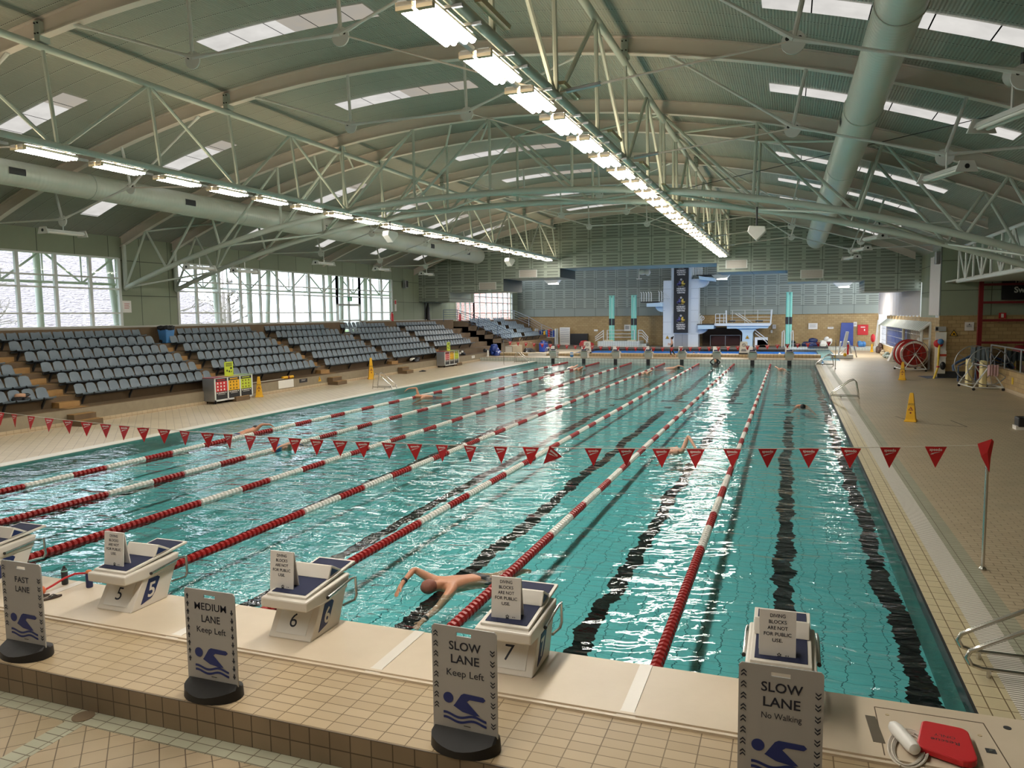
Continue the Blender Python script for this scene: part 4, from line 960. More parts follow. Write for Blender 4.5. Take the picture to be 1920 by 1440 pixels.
bo = thing('drink_bottle', 'tall blue bottle with an orange lid left of block 5', 'bottle', (10.27, -.1, .30))
MB().lathe([(.038, 0), (.042, .01), (.042, .16), (.036, .19)], 16).build('body', navy, bo, smooth=True); MB().ball((0, 0, .205), (.04, .04, .028), 14, 6).build('lid', plain('orange_lid', srgb(206, 120, 70), .5), bo, smooth=True)
sn = thing('snorkel', 'red swimming snorkel leaning on the black bottle', 'snorkel', (9.9, -.4, .30))
MB().path([(.0, -.1, .03), (.03, .05, .07), (.06, .2, .12), (.12, .3, .15), (.26, .36, .155)], .014, 9).build('tube', signred, sn, smooth=True); MB().path([(.26, .36, .155), (.32, .37, .155)], .018, 8).build('mouthpiece', black, sn)
for i, (x, y_, rz) in enumerate(((10.02, -.60, .35), (10.16, -.56, .1))):
    th = thing('flip_flop', 'dark brown flip flop on the white platform, %s one of the pair' % ('left' if i == 0 else 'right'), 'flip flop', (x, y_, .30), rz - .4)
    MB().prism([(.038 * math.cos(a) * (1 + .18 * math.sin(a)), .125 * math.sin(a)) for a in [2 * PI * k / 18 for k in range(18)]], 'z', 0, .02).build('sole', plain('brown_rubber', srgb(66, 52, 42), .7), th)
    MB().path([(-.035, -.02, .02), (-.015, .03, .045), (.0, .07, .022), (.015, .03, .045), (.035, -.02, .02)], .006, 6).build('strap', dark, th)
ob = thing('float_ball', 'orange swim float half hidden behind the fast lane sign', 'float', (9.93, -.52, .30)); MB().ball((0, 0, .06), .06, 14, 10).build('ball', plain('orange_float', srgb(226, 110, 60), .5), ob, smooth=True)
fn = thing('swim_fin', 'green rubber fin floating beside block 5', 'fin', (11.62, .42, .0), -.9)
MB().prism([(-.03, -.2), (.03, -.2), (.06, .05), (.11, .26), (-.11, .26), (-.06, .05)], 'z', -.012, .012).build('blade', plain('green_fin', srgb(92, 150, 62), .5), fn)
fn = thing('swim_fins', 'black and red fins hanging at the platform edge left of block 6', 'fins', (13.35, .10, .02), .3)
MB().prism([(-.06, -.1), (.06, -.1), (.10, .2), (-.10, .2)], 'z', -.01, .02).build('blade', black, fn); MB().prism([(.1, -.08), (.2, -.08), (.22, .12), (.1, .12)], 'z', -.01, .02).build('blade', red_plastic, fn)
dg = thing('floor_drain', 'round brown drain cover in the near tiled floor', 'drain', (12.52, -2.14, .003)); MB().lathe([(.1, 0), (.1, .006)], 22).build('cover', plain('brown_cover', srgb(110, 92, 70), .6), dg)
hd = MB()
for a, b in (((22.3, 22.2), (22.75, 20.6)), ((22.75, 20.6), (24.1, 20.1)), ((24.1, 20.1), (23.9, 21.6))):
    d = Vector((b[0] - a[0], b[1] - a[1])); n_ = Vector((-d.y, d.x)).normalized() * .015
    hd.prism([(a[0] - n_.x, a[1] - n_.y), (b[0] - n_.x, b[1] - n_.y), (b[0] + n_.x, b[1] + n_.y), (a[0] + n_.x, a[1] + n_.y)], 'z', DZ - .01, DZ + .003)
struct('trim_42', hd, dark, 'dark joint of a floor hatch under the nearer yellow cone')
# ------------------------------------------------------------------ stadium seats
prof = [(.0, -.045), (.012, -.02), (-.02, -.012), (-.14, -.045), (-.28, -.06), (-.36, -.035), (-.405, .04), (-.44, .18), (-.475, .315), (-.49, .325)]
def seat_into(mb, ox=0, oy=0, oz=0):
    st = [-1, -.55, 0, .55, 1]; n = len(prof); vs = []
    for i, (x, z) in enumerate(prof):
        up_ = max(0, (z - .02) / .3); w = .225 - .03 * up_ - (.012 if i < 2 else 0)
        for s in st:
            dish = .022 * (abs(s) ** 2) if 2 <= i <= 6 else .012 * abs(s) ** 2 * (i > 6)
            drop = .05 * abs(s) ** 4 if i >= n - 2 else 0
            vs.append((ox + x + (dish * (1 if i > 5 else .2)), oy + s * w, oz + z + (dish if i <= 6 else 0) - drop))
    m_ = len(vs); vs += [(a - .010, b, c - .012) for a, b, c in vs]
    fs = []; k = len(st)
    for i in range(n - 1):
        for j in range(k - 1):
            q = (i * k + j, i * k + j + 1, (i + 1) * k + j + 1, (i + 1) * k + j); fs += [q[::-1], tuple(t + m_ for t in q)]
    for i in range(n - 1):
        a, b = i * k, (i + 1) * k; fs += [(a, b, b + m_, a + m_), (a + k - 1, a + k - 1 + m_, b + k - 1 + m_, b + k - 1)]
    for j in range(k - 1):
        fs += [(j, j + m_, j + 1 + m_, j + 1), ((n - 1) * k + j, (n - 1) * k + j + 1, (n - 1) * k + j + 1 + m_, (n - 1) * k + j + m_)]
    return mb.add(vs, fs)
seat_me = seat_into(MB()).mesh('seat_shell', seat_grey, True)
rown = ['front', 'second', 'third', 'fourth', 'fifth', 'top']
blocks = [('block cut by the left photo edge', {1: (10.2, 4), 2: (10.7, 3), 3: (11.2, 2), 4: (11.7, 1)}),
          ('block left of the blue bin', {k: (13.22, 14) for k in range(1, 7)}),
          ('block right of the blue bin', {1: (21.2, 14), 2: (21.2, 14), 3: (21.2, 14), 4: (21.2, 14), 5: (21.2, 14), 6: (22.5, 11)}),
          ('block left of the glass door', {1: (29.2, 14), 2: (29.2, 14), 3: (29.2, 14), 4: (29.2, 14), 5: (29.2, 13), 6: (29.2, 12)}),
          ('block below the glass door', {1: (37.0, 13), 2: (37.0, 14), 3: (37.0, 14)})]
rest = MB()
def rail(y0, n, lipx, lipz, label, P=.502):
    t = thing('seat_rail', label, 'seat rail', (lipx, y0, lipz), group='steel rails under the seat rows')
    MB().box(-.30, -.24, -.04, n * P + .04, -.13, -.075).build('beam', dark, t)
    k = max(2, round(n * P / 1.75)); 
    for i in range(k):
        y_ = .3 + (n * P - .6) * i / (k - 1)
        MB().prism([(-.18, -.08), (-.26, -.08), (-.42, -.34), (-.42, -.44), (-.39, -.44)], 'y', y_ - .025, y_ + .025).build('bracket', dark, t)
for bn, rows in blocks:
    for k, (y0, n) in rows.items():
        lx, lz = -5.4 - .8 * (k - 1), 1.10 + .39 * (k - 1)
        for i in range(n):
            o = bpy.data.objects.new('stadium_seat', seat_me); COL.objects.link(o); o.location = (lx, y0 + .25 + .502 * i, lz)
            tag(o, 'grey seat, %s from near end of %s row, %s' % ('first' if i == 0 else ordn[i], rown[k - 1], bn), 'seat', 'grey stadium seats on the stand')
        rail(y0, n, lx, lz, 'dark bracket rail under the %s seat row, %s' % (rown[k - 1], bn))
far_rows = [('block below the glass door', k, y0, n, -5.4 - .8 * (k - 1), 1.10 + .39 * (k - 1)) for k, y0, n in ((4, 37.0, 14), (5, 37.0, 14), (6, 37.1, 12))]
far_rows += [('farthest block of the near stand', k, 44.9, 14, -5.4 - .8 * (k - 1), 1.10 + .39 * (k - 1)) for k in range(2, 7)]
far_rows += [('left block of the far stand', k, 56.0 + (.5 if k == 5 else 0), 11 if k < 5 else 10, -5.0 - .8 * (k - 1), 1.73 + .36 * (k - 1)) for k in range(1, 6)]
far_rows += [('right block of the far stand', k, 62.4, 9 if k < 5 else 6, -5.0 - .8 * (k - 1), 1.73 + .36 * (k - 1)) for k in range(1, 6)]
for bn, k, y0, n, lx, lz in far_rows:
    for i in range(n): seat_into(rest, lx, y0 + .25 + .502 * i, lz)
    rail(y0, n, lx, lz, 'dark bracket rail under the %s seat row, %s' % (rown[k - 1], bn))
o = rest.build('stadium_seats', seat_grey, smooth=True); tag(o, 'remaining grey seats of the far blocks and the stand by the diving pool', 'seats', kind='stuff')
for i, yc in enumerate((12.72, 20.6, 28.7, 36.65, 44.5)):
    t = thing('entry_step', 'brown two tier step block at the foot of the stand, %s from the left' % ordn[i].replace('nearest', 'first'), 'step', (-4.93, yc - .1, DZ), group='step blocks before the stand')
    MB().box(-.02, .32, -.45, .45, 0, .40).build('upper_step', tier_m, t); MB().box(.32, .64, -.45, .45, 0, .2).build('lower_step', tier_m, t)
    MB().box(-.02, .325, -.455, .455, .395, .405).build('upper_tread', step_m, t); MB().box(.32, .645, -.455, .455, .195, .205).build('lower_tread', step_m, t)
# blue bin
t = thing('rubbish_bin', 'blue wheeled bin with a black liner beside the top rows of the stand', 'bin', (-9.3, 21.3, 2.60))
b = MB()
lv = [(.20, .22, 0), (.27, .29, .68)]
vs = []; 
for hx, hy, z in lv: vs += [(-hx, -hy, z), (hx, -hy, z), (hx, hy, z), (-hx, hy, z)]
b.add(vs, [(3, 2, 1, 0), (0, 1, 5, 4), (1, 2, 6, 5), (2, 3, 7, 6), (3, 0, 4, 7), (4, 5, 6, 7)]).build('body', blue_bin, t, bevel=.04)
ln = MB(); rr = random.Random(5)
for lvl, (r, z) in enumerate(((.30, .60), (.34, .70), (.33, .80), (.22, .84))): pass
vs = []; n = 20
for (r, z) in ((.285, .60), (.35, .67), (.36, .78), (.24, .83), (.05, .80)):
    for k in range(n): a = 2 * PI * k / n; q = r * (1 + rr.uniform(-.1, .1)) * (1 / max(abs(math.cos(a)), abs(math.sin(a)))) ** .4; vs.append((q * math.cos(a), q * math.sin(a) * 1.06, z + rr.uniform(-.02, .03)))
ln.add(vs, [(i * n + k, i * n + (k + 1) % n, (i + 1) * n + (k + 1) % n, (i + 1) * n + k) for i in range(4) for k in range(n)]).build('liner', black, t)
for s in (-1, 1): MB().lathe([(.09, -.02), (.09, .02)], 14, (s * .2 * 0 - .12, -.25 * 1, .09), 'y').build('wheel', black, t) if s == 1 else None
# recycling bins
def recyc(loc, label, sign_label, first):
    t = thing('recycling_bins', label, 'bins', loc, 0, 'recycling bin cabinets')
    MB().box(-.62, 0, 0, 2.45, .12, 1.12).build('cabinet', galv, t)
    fr_ = MB().box(0, .03, 0, 2.45, .12, .19).box(0, .03, 0, 2.45, 1.10, 1.14)
    for y_ in (0, .79, 1.59, 2.39): fr_.box(0, .03, y_, y_ + .07, .12, 1.14)
    fr_.build('frame', white_paint, t)
    for i, (c, nm) in enumerate(((signred, 'red_panel'), (yellow, 'yellow_panel'), (lime, 'lime_panel'))):
        y0 = .07 + .80 * i + (.0 if i == 0 else 0)
        p_ = MB().box(.002, .012, y0, y0 + .72, .53, .97).build(nm, c, t)
        MB().box(.002, .012, y0, y0 + .72, .19, .53).box(.002, .012, y0, y0 + .72, .97, 1.10).build('black_panel', black, t)
        R = SIDE; mk = [[(-.2, .02), (.2, .02), (.2, .05), (-.2, .05)], circ(-.27, .035, .03, 8), circ(.27, .035, .03, 8), [(-.22, -.04), (.22, -.04), (.22, -.025), (-.22, -.025)]]
        flat(mk, white_plastic, t, (.013, y0 + .36, .44), R, 'white_marks')
        mk2 = [[(-.25, .0), (.25, .0), (.25, .035), (-.25, .035)]]
        flat(mk2, c, t, (.013, y0 + .36, 1.02), R, 'heading_marks')
        rnd = random.Random(i + 2); pic = []
        for a in range(3):
            for b_ in range(3):
                cx, cz = -.22 + .2 * a, -.14 + .14 * b_
                pic.append(circ(cx, cz, .045, 7) if (a + b_ + i) % 2 else [(cx - .05, cz - .03), (cx + .05, cz - .04), (cx + .03, cz + .04), (cx - .02, cz + .05)])
        flat(pic, white_plastic if i == 0 else plain('olive_ink', srgb(120, 96, 20), .6), t, (.0135, y0 + .36, .75), R, 'pictograms')
    lid = MB().box(-.62, .03, 0, .80, 1.12, 1.15); lid.build('red_lid', plain('dull_red_lid', srgb(170, 60, 70), .4), t)
    MB().box(-.62, .03, .80, 1.62, 1.12, 1.15).build('yellow_lid', plain('dull_yellow_lid', srgb(206, 180, 80), .4), t); MB().box(-.62, .03, 1.62, 2.45, 1.12, 1.15).build('green_lid', plain('dull_green_lid', srgb(150, 180, 110), .4), t)
    for x in (-.55, -.08):
        for y_ in (.12, 2.3): MB().lathe([(.06, -.02), (.06, .02)], 12, (x, y_, .06), 'y').build('castor', black, t)
    s_ = thing('recycling_sign', sign_label, 'sign', (loc[0] - .25, loc[1] + 1.25, loc[2] + 1.15))
    MB().box(-.006, .006, -.28, .28, 0, .62).build('board', lime, s_)
    flat([[(-.2, .22 - .055 * k), (.2, .22 - .055 * k), (.2, .25 - .055 * k), (-.2, .25 - .055 * k)] for k in range(3)] + [circ(-.12, -.08, .05, 7), circ(.02, -.12, .05, 9), [(.08, -.02), (.2, -.02), (.2, .06), (.08, .06)], [(.1, -.18), (.2, -.13), (.2, -.1), (.1, -.14)]], plain('olive_print', srgb(60, 66, 20), .6), s_, (.008, 0, .31), SIDE, 'print')
recyc((-4.42, 18.85, DZ), 'steel cabinet of red, yellow and lime recycling bins, nearer one by the stand', 'lime green sign standing on the nearer recycling cabinet', True)
recyc((-4.35, 41.9, DZ), 'steel cabinet of red, yellow and lime recycling bins, farther one by the stand', 'lime green sign standing on the farther recycling cabinet', False)
# bits fixed to or lying on the stand
def card(name, label, cat, loc, w, h, mat, rot=SIDE, marks=None, mmat=None, group=None):
    t = thing(name, label, cat, loc, 0, group); o = MB().box(-w / 2, w / 2, -h / 2, h / 2, 0, .012).build('board', mat, t); o.matrix_local = rot
    if marks: flat(marks, mmat or dark, t, tuple(rot @ Vector((0, 0, .0135))), rot, 'print')
    return t
bars = lambda w, h, n: [[(-w * .38, h * .3 - h * .7 * k / n), (w * (.38 - .1 * (k % 2)), h * .3 - h * .7 * k / n), (w * (.38 - .1 * (k % 2)), h * .3 - h * .7 * k / n + h * .08), (-w * .38, h * .3 - h * .7 * k / n + h * .08)] for k in range(n)]
card('access_panel', 'cream access panel on the concrete front of the stand', 'panel', (-4.98, 24.55, .44), 1.22, .40, white_plastic)
card('depth_sign', 'small dark depth sign on the front of the stand', 'sign', (-4.98, 26.0, .48), .68, .19, black, marks=bars(.5, .14, 2), mmat=white_plastic)
card('depth_sign', 'small white and black sign on the stand front beyond the farther bins', 'sign', (-4.98, 48.6, .45), .6, .2, white_plastic, marks=bars(.5, .14, 2))
tw = thing('warning_sign', 'yellow warning triangle on the front of the stand', 'sign', (-4.975, 27.45, .44)); flat([[(-.14, -.12), (.14, -.12), (0, .13)]], yellow, tw, (0, 0, 0), SIDE, 'triangle', .01); flat([[(-.02, -.07), (.02, -.07), (.012, .05), (-.012, .05)]], black, tw, (.011, 0, 0), SIDE, 'exclamation')
rt_ = thing('rescue_tube', 'yellow rescue tube lying on the ledge of the stand', 'rescue tube', (-5.2, 25.0, .65))
MB().lathe([(.04, -.45), (.08, -.42), (.08, .42), (.04, .45)], 12, (0, 0, .08), 'y').build('float', yellow, rt_, smooth=True); MB().lathe([(.085, -.06), (.085, .06)], 12, (0, 0, .08), 'y').build('strap', maroon, rt_)
po = thing('reach_pole', 'long thin pole lying along the ledge of the stand', 'pole', (-5.12, 22.1, .67)); MB().tube((0, 0, .02), (0, 2.45, .02), .018, 7).build('pole', rope_m, po)
def lump(name, label, cat, loc, r, mat, seed, extra=None, group=None):
    t = thing(name, label, cat, loc, 0, group); rr = random.Random(seed); mb = MB(); ex = MB()
    for q in range(9):
        f = rr.uniform(.38, .6); c = (rr.uniform(-.6, .6) * r[0], rr.uniform(-.62, .62) * r[1], r[2] * rr.uniform(.25, 1.25) if q > 4 else r[2] * .4)
        tgt = ex if (extra and q in (5, 7)) else mb
        b = MB().ball(c, (r[0] * f, r[1] * f, r[2] * f * .9), 9, 6); g = rr.uniform(.55, 1.0)
        sg = lambda v: math.copysign(abs(v) ** g, v)
        for (a, b_, c_) in b.v: pass
        R = [r[0] * f, r[1] * f, r[2] * f * .9]; vv = []
        for p in b.v:
            d = [(p[k] - c[k]) / R[k] for k in range(3)]; n = [sg(x) * (1 + rr.uniform(-.12, .12)) for x in d]
            vv.append((c[0] + n[0] * R[0], c[1] + n[1] * R[1], max(0, c[2] + n[2] * R[2])))
        tgt.add(vv, b.f)
    mb.build('body', mat, t, smooth=True)
    if extra: ex.build('towel', extra, t, smooth=True)
    return t
lump('clothes_pile', 'black and tan clothes heaped on a front row seat at the left', 'clothes', (-5.62, 11.05, 1.06), (.22, .34, .15), black, 1, plain('tan_cloth', srgb(206, 160, 130), .8))
lump('sports_bag', 'black and white bag on the ledge under the seats right of the left ladder', 'bag', (-5.3, 39.3, .65), (.25, .45, .2), black, 2, white_plastic)
lump('towel_bag', 'white towel over a dark bag on the stand past the farther bins', 'bag', (-5.4, 47.4, .65), (.25, .35, .22), black, 3, white_plastic)
lump('shoes', 'pair of dark shoes on the left deck beside a step block', 'shoes', (-4.2, 38.2, DZ), (.18, .3, .06), black, 4)
lump('sports_bag', 'black box bag on the far end of the stand ledge', 'bag', (-5.3, 52.2, .65), (.25, .35, .24), black, 5)
lump('towel', 'white towel hung over a post beside the far left steps', 'towel', (-4.7, 51.0, DZ), (.1, .18, .5), white_plastic, 6)
# far stand railings and clutter
def railing(name, label, pts, h, mat, nbar, loc, r=.025, group=None):
    t = thing(name, label, 'railing', loc, 0, group); L = Vector(loc)
    Q = [Vector(p) - L for p in pts]
    for k in range(nbar): MB().path([q + Vector((0, 0, h * (1 - k / nbar))) for q in Q], r if k == 0 else r * .7, 6).build('rail', mat, t)
    for q in Q: MB().tube(q, q + Vector((0, 0, h)), r, 6).build('post', mat, t)
    return t
blue_steel = plain('blue_steel', srgb(74, 98, 132), .45)
railing('stand_railing', 'dark blue stepped railing down the left end of the far stand', [(-9.6, 53.0, 3.25), (-8.9, 54.4, 3.25), (-7.4, 55.6, 2.6), (-5.8, 56.2, 1.8), (-4.6, 56.4, 1.2)], 1.0, blue_steel, 5, (-9.6, 53.0, 3.25))
railing('stand_railing', 'pale blue stepped railing down the right end of the far stand', [(-9.4, 66.5, 3.25), (-8.6, 68.3, 3.2), (-7.2, 69.0, 2.5), (-6.0, 69.6, 1.7), (-4.9, 70, 1.2)], 1.0, plain('pale_steel', srgb(150, 160, 176), .45), 4, (-9.4, 66.5, 3.25))
lump('kit_pile', 'heap of blue swim bags below the far stand railing', 'bags', (-4.7, 53.0, DZ), (.5, 1.0, .8), blue_mat, 8)
lump('sports_bag', 'dark backpack below the far stand, left one', 'bag', (-4.3, 60.6, DZ), (.5, .9, .45), black, 9); lump('sports_bag', 'dark backpack below the far stand, right one', 'bag', (-4.4, 66.8, DZ), (.5, 1.0, .7), black, 10)
def crate(name, label, cat, x0, x1, y0, y1, z1, mat, z0=DZ, bev=.02):
    t = thing(name, label, cat, ((x0 + x1) / 2, (y0 + y1) / 2, z0)); a, b = (x1 - x0) / 2, (y1 - y0) / 2
    MB().box(-a, a, -b, b, 0, z1 - z0).build('body', mat, t, bevel=bev); return t
tc = crate('plinth', 'grey concrete plinth box with a white side panel at the far left deck', 'box', -4.6, -3.9, 54.8, 57.4, 1.05, concrete); MB().box(-.3, .3, -1.33, -1.30, .05, .95).build('side_panel', white_plastic, tc)
bb = crate('water_bin', 'blue rounded bin at the far left of the diving pool', 'bin', -4.5, -3.9, 64.0, 65.2, 1.0, blue_mat, bev=.1); MB().lathe([(.3, 0), (.25, .15), (.1, .22)], 14, (0, 0, .94)).build('lid', navy, bb, smooth=True)
kr = thing('kickboard_rack', 'rack of blue and coloured kickboards at the right end of the far stand', 'rack', (-6.4, 72.6, .3))
MB().box(-1.2, 1.2, -.5, .5, .95, 1.0).box(-1.2, 1.2, -.5, .5, .1, .15).box(-1.2, -1.1, -.5, .5, 0, 1.9).box(1.1, 1.2, -.5, .5, 0, 1.9).build('frame', white_paint, kr)
for i, c in enumerate((navy, blue_mat, navy, yellow, blue_bin, signred, navy, blue_mat)): MB().box(-1.0 + .26 * i, -.82 + .26 * i, -.4, .4, 1.0 + .0, 1.62 + .1 * (i % 3)).build('kickboard', c, kr)
MB().box(-.9, .9, -.4, .4, .15, .8).build('lower_stack', blue_mat, kr)
wb = thing('whiteboard', 'white covered board leaning at the rear wall left of the black mat', 'board', (-4.7, 74.0, .30)); MB().box(-.58, .58, -.05, .05, .05, 2.0).build('panel', white_plastic, wb)
flat([[(-.5, .8 - .2 * k), (.5, .76 - .2 * k), (.5, .82 - .2 * k), (-.5, .86 - .2 * k)] for k in range(8)], plain('grey_print', srgb(150, 150, 156), .6), wb, (0, -.055, 1.0), FR, 'print')
bm = crate('folded_mat', 'big black folded mat against the rear wall', 'mat', -4.0, -2.05, 73.7, 74.2, 1.6, black, .3)
rc = lump('red_kit', 'red kit piled on a white trolley left of the aqua posts', 'kit', (-1.5, 70.9, .3), (.75, .4, .5), red_plastic, 12)
# ------------------------------------------------------------------ diving tower and platforms
T = thing('diving_tower', 'white concrete diving tower with platforms at three heights', 'diving tower', (8.3, 71.5, .30))
def tw_(name, mb, mat, bev=0): return mb.build(name, mat, T, world=True, bevel=bev)
Y0, Y1 = 71.5, 72.9
tw_('left_leg', MB().box(6.5, 7.36, Y0, Y1, .3, 7.05), tower_white); tw_('right_leg', MB().box(9.28, 10.02, Y0, Y1, .3, 7.15), tower_white)
tw_('inner_column', MB().box(7.3, 7.62, Y0 + .05, Y1, .3, 10), tower_white); tw_('inner_column', MB().box(9.02, 9.32, Y0 + .05, Y1, .3, 10), tower_white)
for z0, z1 in ((1.6, 2.25), (3.75, 4.5), (5.9, 6.5)): tw_('cross_beam', MB().box(7.0, 9.5, Y0 + .02, Y1 - .3, z0, z1), tower_white)
tw_('rear_wall', MB().box(7.3, 9.32, Y1 - .1, Y1, 1.6, 10), plain('shaded_mesh_wall', srgb(120, 122, 116), .6))  # plain grey back of the tower
cb = tw_('cupboard', MB().box(7.62, 9.28, Y0 + .1, Y1, .3, 1.6), plain('grey_doors', srgb(150, 152, 156), .5)); 
MB().box(.13, .145, .085, .1, 0, 1.3).build('door_joint', dark, cb)
ln_ = MB()
for z in (1.6, 2.83, 4.0, 5.2, 6.2):
    for a, b in ((6.49, 7.31), (9.28, 10.03)): ln_.box(a, b, Y0 - .004, Y0 + .1, z - .012, z + .012)
tw_('formwork_joints', ln_, plain('joint_grey', srgb(150, 156, 160), .7))
def arc(x0, x1, z0, z1, n=8):   # concave quarter curve from (x0,z0) up to (x1,z1)
    return [(x0 + (x1 - x0) * (1 - math.cos(PI / 2 * i / n)), z0 + (z1 - z0) * math.sin(PI / 2 * i / n)) for i in range(n + 1)]
def qarc(x0, z0, x1, z1, n=8): return [(x0 + (x1 - x0) * math.sin(PI / 2 * i / n), z0 + (z1 - z0) * (1 - math.cos(PI / 2 * i / n))) for i in range(n + 1)]
# 7.5 m platform (right, top), 5 m (left), 3 m (right, low)
tw_('bracket', MB().prism([(9.3, 6.25)] + qarc(10.05, 6.25, 10.95, 7.0) + [(10.95, 7.15), (9.3, 7.15)], 'y', Y0 + .05, Y1), tower_white)
tw_('slab', MB().prism([(10.2, 7.02), (11.58, 6.86), (11.58, 7.16), (10.3, 7.36), (10.1, 7.42)], 'y', 70.6, 73.2), tower_blue); tw_('slab_edge', MB().box(9.9, 11.6, 70.6, 73.2, 7.40, 7.50), black)
tw_('bracket', MB().prism([(6.5, 3.86)] + [(p[0], p[1]) for p in qarc(6.5, 3.86, 5.7, 4.45)] + [(5.7, 4.6), (7.4, 4.6), (7.4, 3.86)], 'y', Y0 + .05, Y1), tower_blue)
tw_('slab', MB().prism([(4.95, 4.42), (6.5, 4.42), (6.5, 4.84), (4.95, 4.74)], 'y', 70.6, 73.2), tower_blue); tw_('slab_edge', MB().box(4.35, 6.2, 70.6, 73.2, 4.84, 4.94), black); tw_('stair_flank', MB().prism([(6.1, 4.9), (6.6, 4.9), (7.55, 3.9), (7.55, 3.4), (7.0, 3.5)], 'y', Y0 - .02, Y0 + .3), tower_white)
tw_('bracket', MB().prism([(9.3, 1.6)] + qarc(10.02, 1.6, 10.85, 2.1) + [(10.85, 2.4), (9.3, 2.4)], 'y', Y0 + .05, Y1), tower_white)
tw_('slab', MB().prism([(10.1, 2.1), (11.62, 2.14), (11.62, 2.52), (10.1, 2.52)], 'y', 70.6, 73.2), tower_blue); tw_('slab_edge', MB().box(10.0, 11.66, 70.6, 73.2, 2.52, 2.62), black)
def bars_(x0, x1, z0, h, n, y, lean=0):
    mb = MB()
    for i in range(n): x = x0 + (x1 - x0) * i / max(1, n - 1); mb.path([(x, y, z0), (x, y, z0 + h * .85), (x - .1, y + .05, z0 + h)], .045, 6)
    return mb
tw_('railing', bars_(4.4, 5.4, 4.94, .98, 5, 70.8), white_paint); tw_('railing', bars_(6.2, 6.45, 4.94, 1.05, 2, 70.8), white_paint)
tw_('stair_rail', MB().path([(6.5, 71.3, 5.95), (7.4, 71.3, 5.1)], .03, 6).path([(6.5, 71.3, 5.5), (7.4, 71.3, 4.6)], .02, 6), white_paint)
tw_('railing', bars_(9.6, 10.4, 7.5, 1.0, 6, 70.8), white_paint)
rl = MB()
for i in range(3): rl.path([(10.1 + .14 * i, 71.0, 2.62), (10.15 + .14 * i, 71.0, 3.5 - .12 * i), (10.3 + .13 * i, 71.0, 3.65 - .18 * i)], .04, 6)
rl.ring((10.45, 71, 3.2), .2, .03, 'y', 16, 5); tw_('railing', rl, white_paint)
bn_ = thing('banner', 'tall black banner with repeated petal logos hanging on the diving tower', 'banner', (8.31, 71.38, 1.72)); MB().box(-.73, .73, -.02, .02, 0, 8.1).build('cloth', black, bn_)
pet_b = plain('violet_petal', srgb(78, 74, 128), .5); pet_g = plain('gold_petal', srgb(206, 172, 70), .5)
for i in range(4):
    z = .42 + 1.82 * i
    for k, (s, hh, w) in enumerate((('CENTRE', .16, .78), ('AQUATIC', .16, .92), ('HOBART', .16, .86))): text(s, paper, bn_, (0, -.025, z + .02 + .2 * k), FR, height=hh, width=w, bold=.03)
    text('DOONE KENNEDY', paper, bn_, (0, -.025, z + .62), FR, width=.6)
    def petal(cx, cz, a, L, w): 
        return [(cx + math.cos(a) * t * L - math.sin(a) * w * math.sin(PI * t) * s_, cz + math.sin(a) * t * L + math.cos(a) * w * math.sin(PI * t) * s_) for s_, ts in ((1, [k / 8 for k in range(9)]), (-1, [k / 8 for k in range(7, 0, -1)])) for t in ts]
    flat([petal(-.06, .0, PI * .62, .42, .10), petal(-.1, -.05, PI * .85, .36, .10), petal(-.12, -.02, PI * 1.02, .34, .08)], pet_b, bn_, (0, -.024, z + .85), FR, 'violet_petals')
    flat([petal(.06, 0, PI * .38, .42, .10), petal(.06, -.1, PI * .16, .4, .12), petal(.0, -.12, PI * .06, .38, .08)], pet_g, bn_, (0, -.024, z + .85), FR, 'gold_petals')
    flat([circ(0, .48, .11, 14)], sign_grey, bn_, (0, -.023, z + .85), FR, 'pale_disc')
wp = thing('diving_platform', 'wide white diving platform with railings on a single pier, right of the tower', 'diving platform', (14.8, 71.5, .3))
def w_(name, mb, mat): return mb.build(name, mat, wp, world=True)
w_('pier', MB().prism([(14.3, .3), (15.3, .3), (15.28, 1.62)] + [(15.28 + .9 * (1 - math.cos(PI / 2 * i / 6)), 1.62 + .55 * math.sin(PI / 2 * i / 6)) for i in range(1, 7)] + [(13.42 + .9 * 0, 2.17)] + [(14.32 - .9 * (1 - math.cos(PI / 2 * i / 6)), 1.62 + .55 * math.sin(PI / 2 * i / 6)) for i in range(5, -1, -1)], 'y', 71.5, 73.4), tower_blue)
w_('under_slab', MB().prism([(12.85, 2.14), (16.7, 2.16), (16.85, 2.42), (12.85, 2.42)], 'y', 71.2, 74), tower_blue); w_('slab', MB().prism([(11.65, 2.42), (16.9, 2.40), (17.06, 2.66), (11.65, 2.66)], 'y', 71, 74), tower_white)
rl = MB()
for x in (11.75, 12.15, 12.55): rl.tube((x, 71.1, 2.66), (x, 71.1, 3.6), .035, 6)
for z in (3.6, 3.2, 2.9): rl.tube((11.75, 71.1, z), (12.7, 71.1, z), .03, 6)
rl.tube((12.8, 71.1, 2.66), (12.75, 71.1, 3.95), .07, 6); w_('left_railing', rl, white_paint)
rl = MB()
for z in (3.95, 3.65, 3.25, 2.95): rl.path([(13.0, 73.6, z), (16.95, 71.3, z)], .03, 6)
for i in range(4): x = 13.2 + 1.25 * i; rl.tube((x, 73.5 - .55 * i, 2.66), (x, 73.5 - .55 * i, 3.95), .03, 6)
rl.tube((16.95, 71.2, 2.66), (17.05, 71.2, 4.0), .07, 6); rl.path([(13.6, 72, 3.6), (14.9, 72, 2.7)], .04, 6).path([(13.9, 72, 3.6), (15.2, 72, 2.7)], .04, 6); w_('right_railing', rl, white_paint)
for x in (13.3, 15.9): w_('springboard_end', MB().box(x - .35, x + .35, 71.1, 71.5, 2.8, 2.93), black)
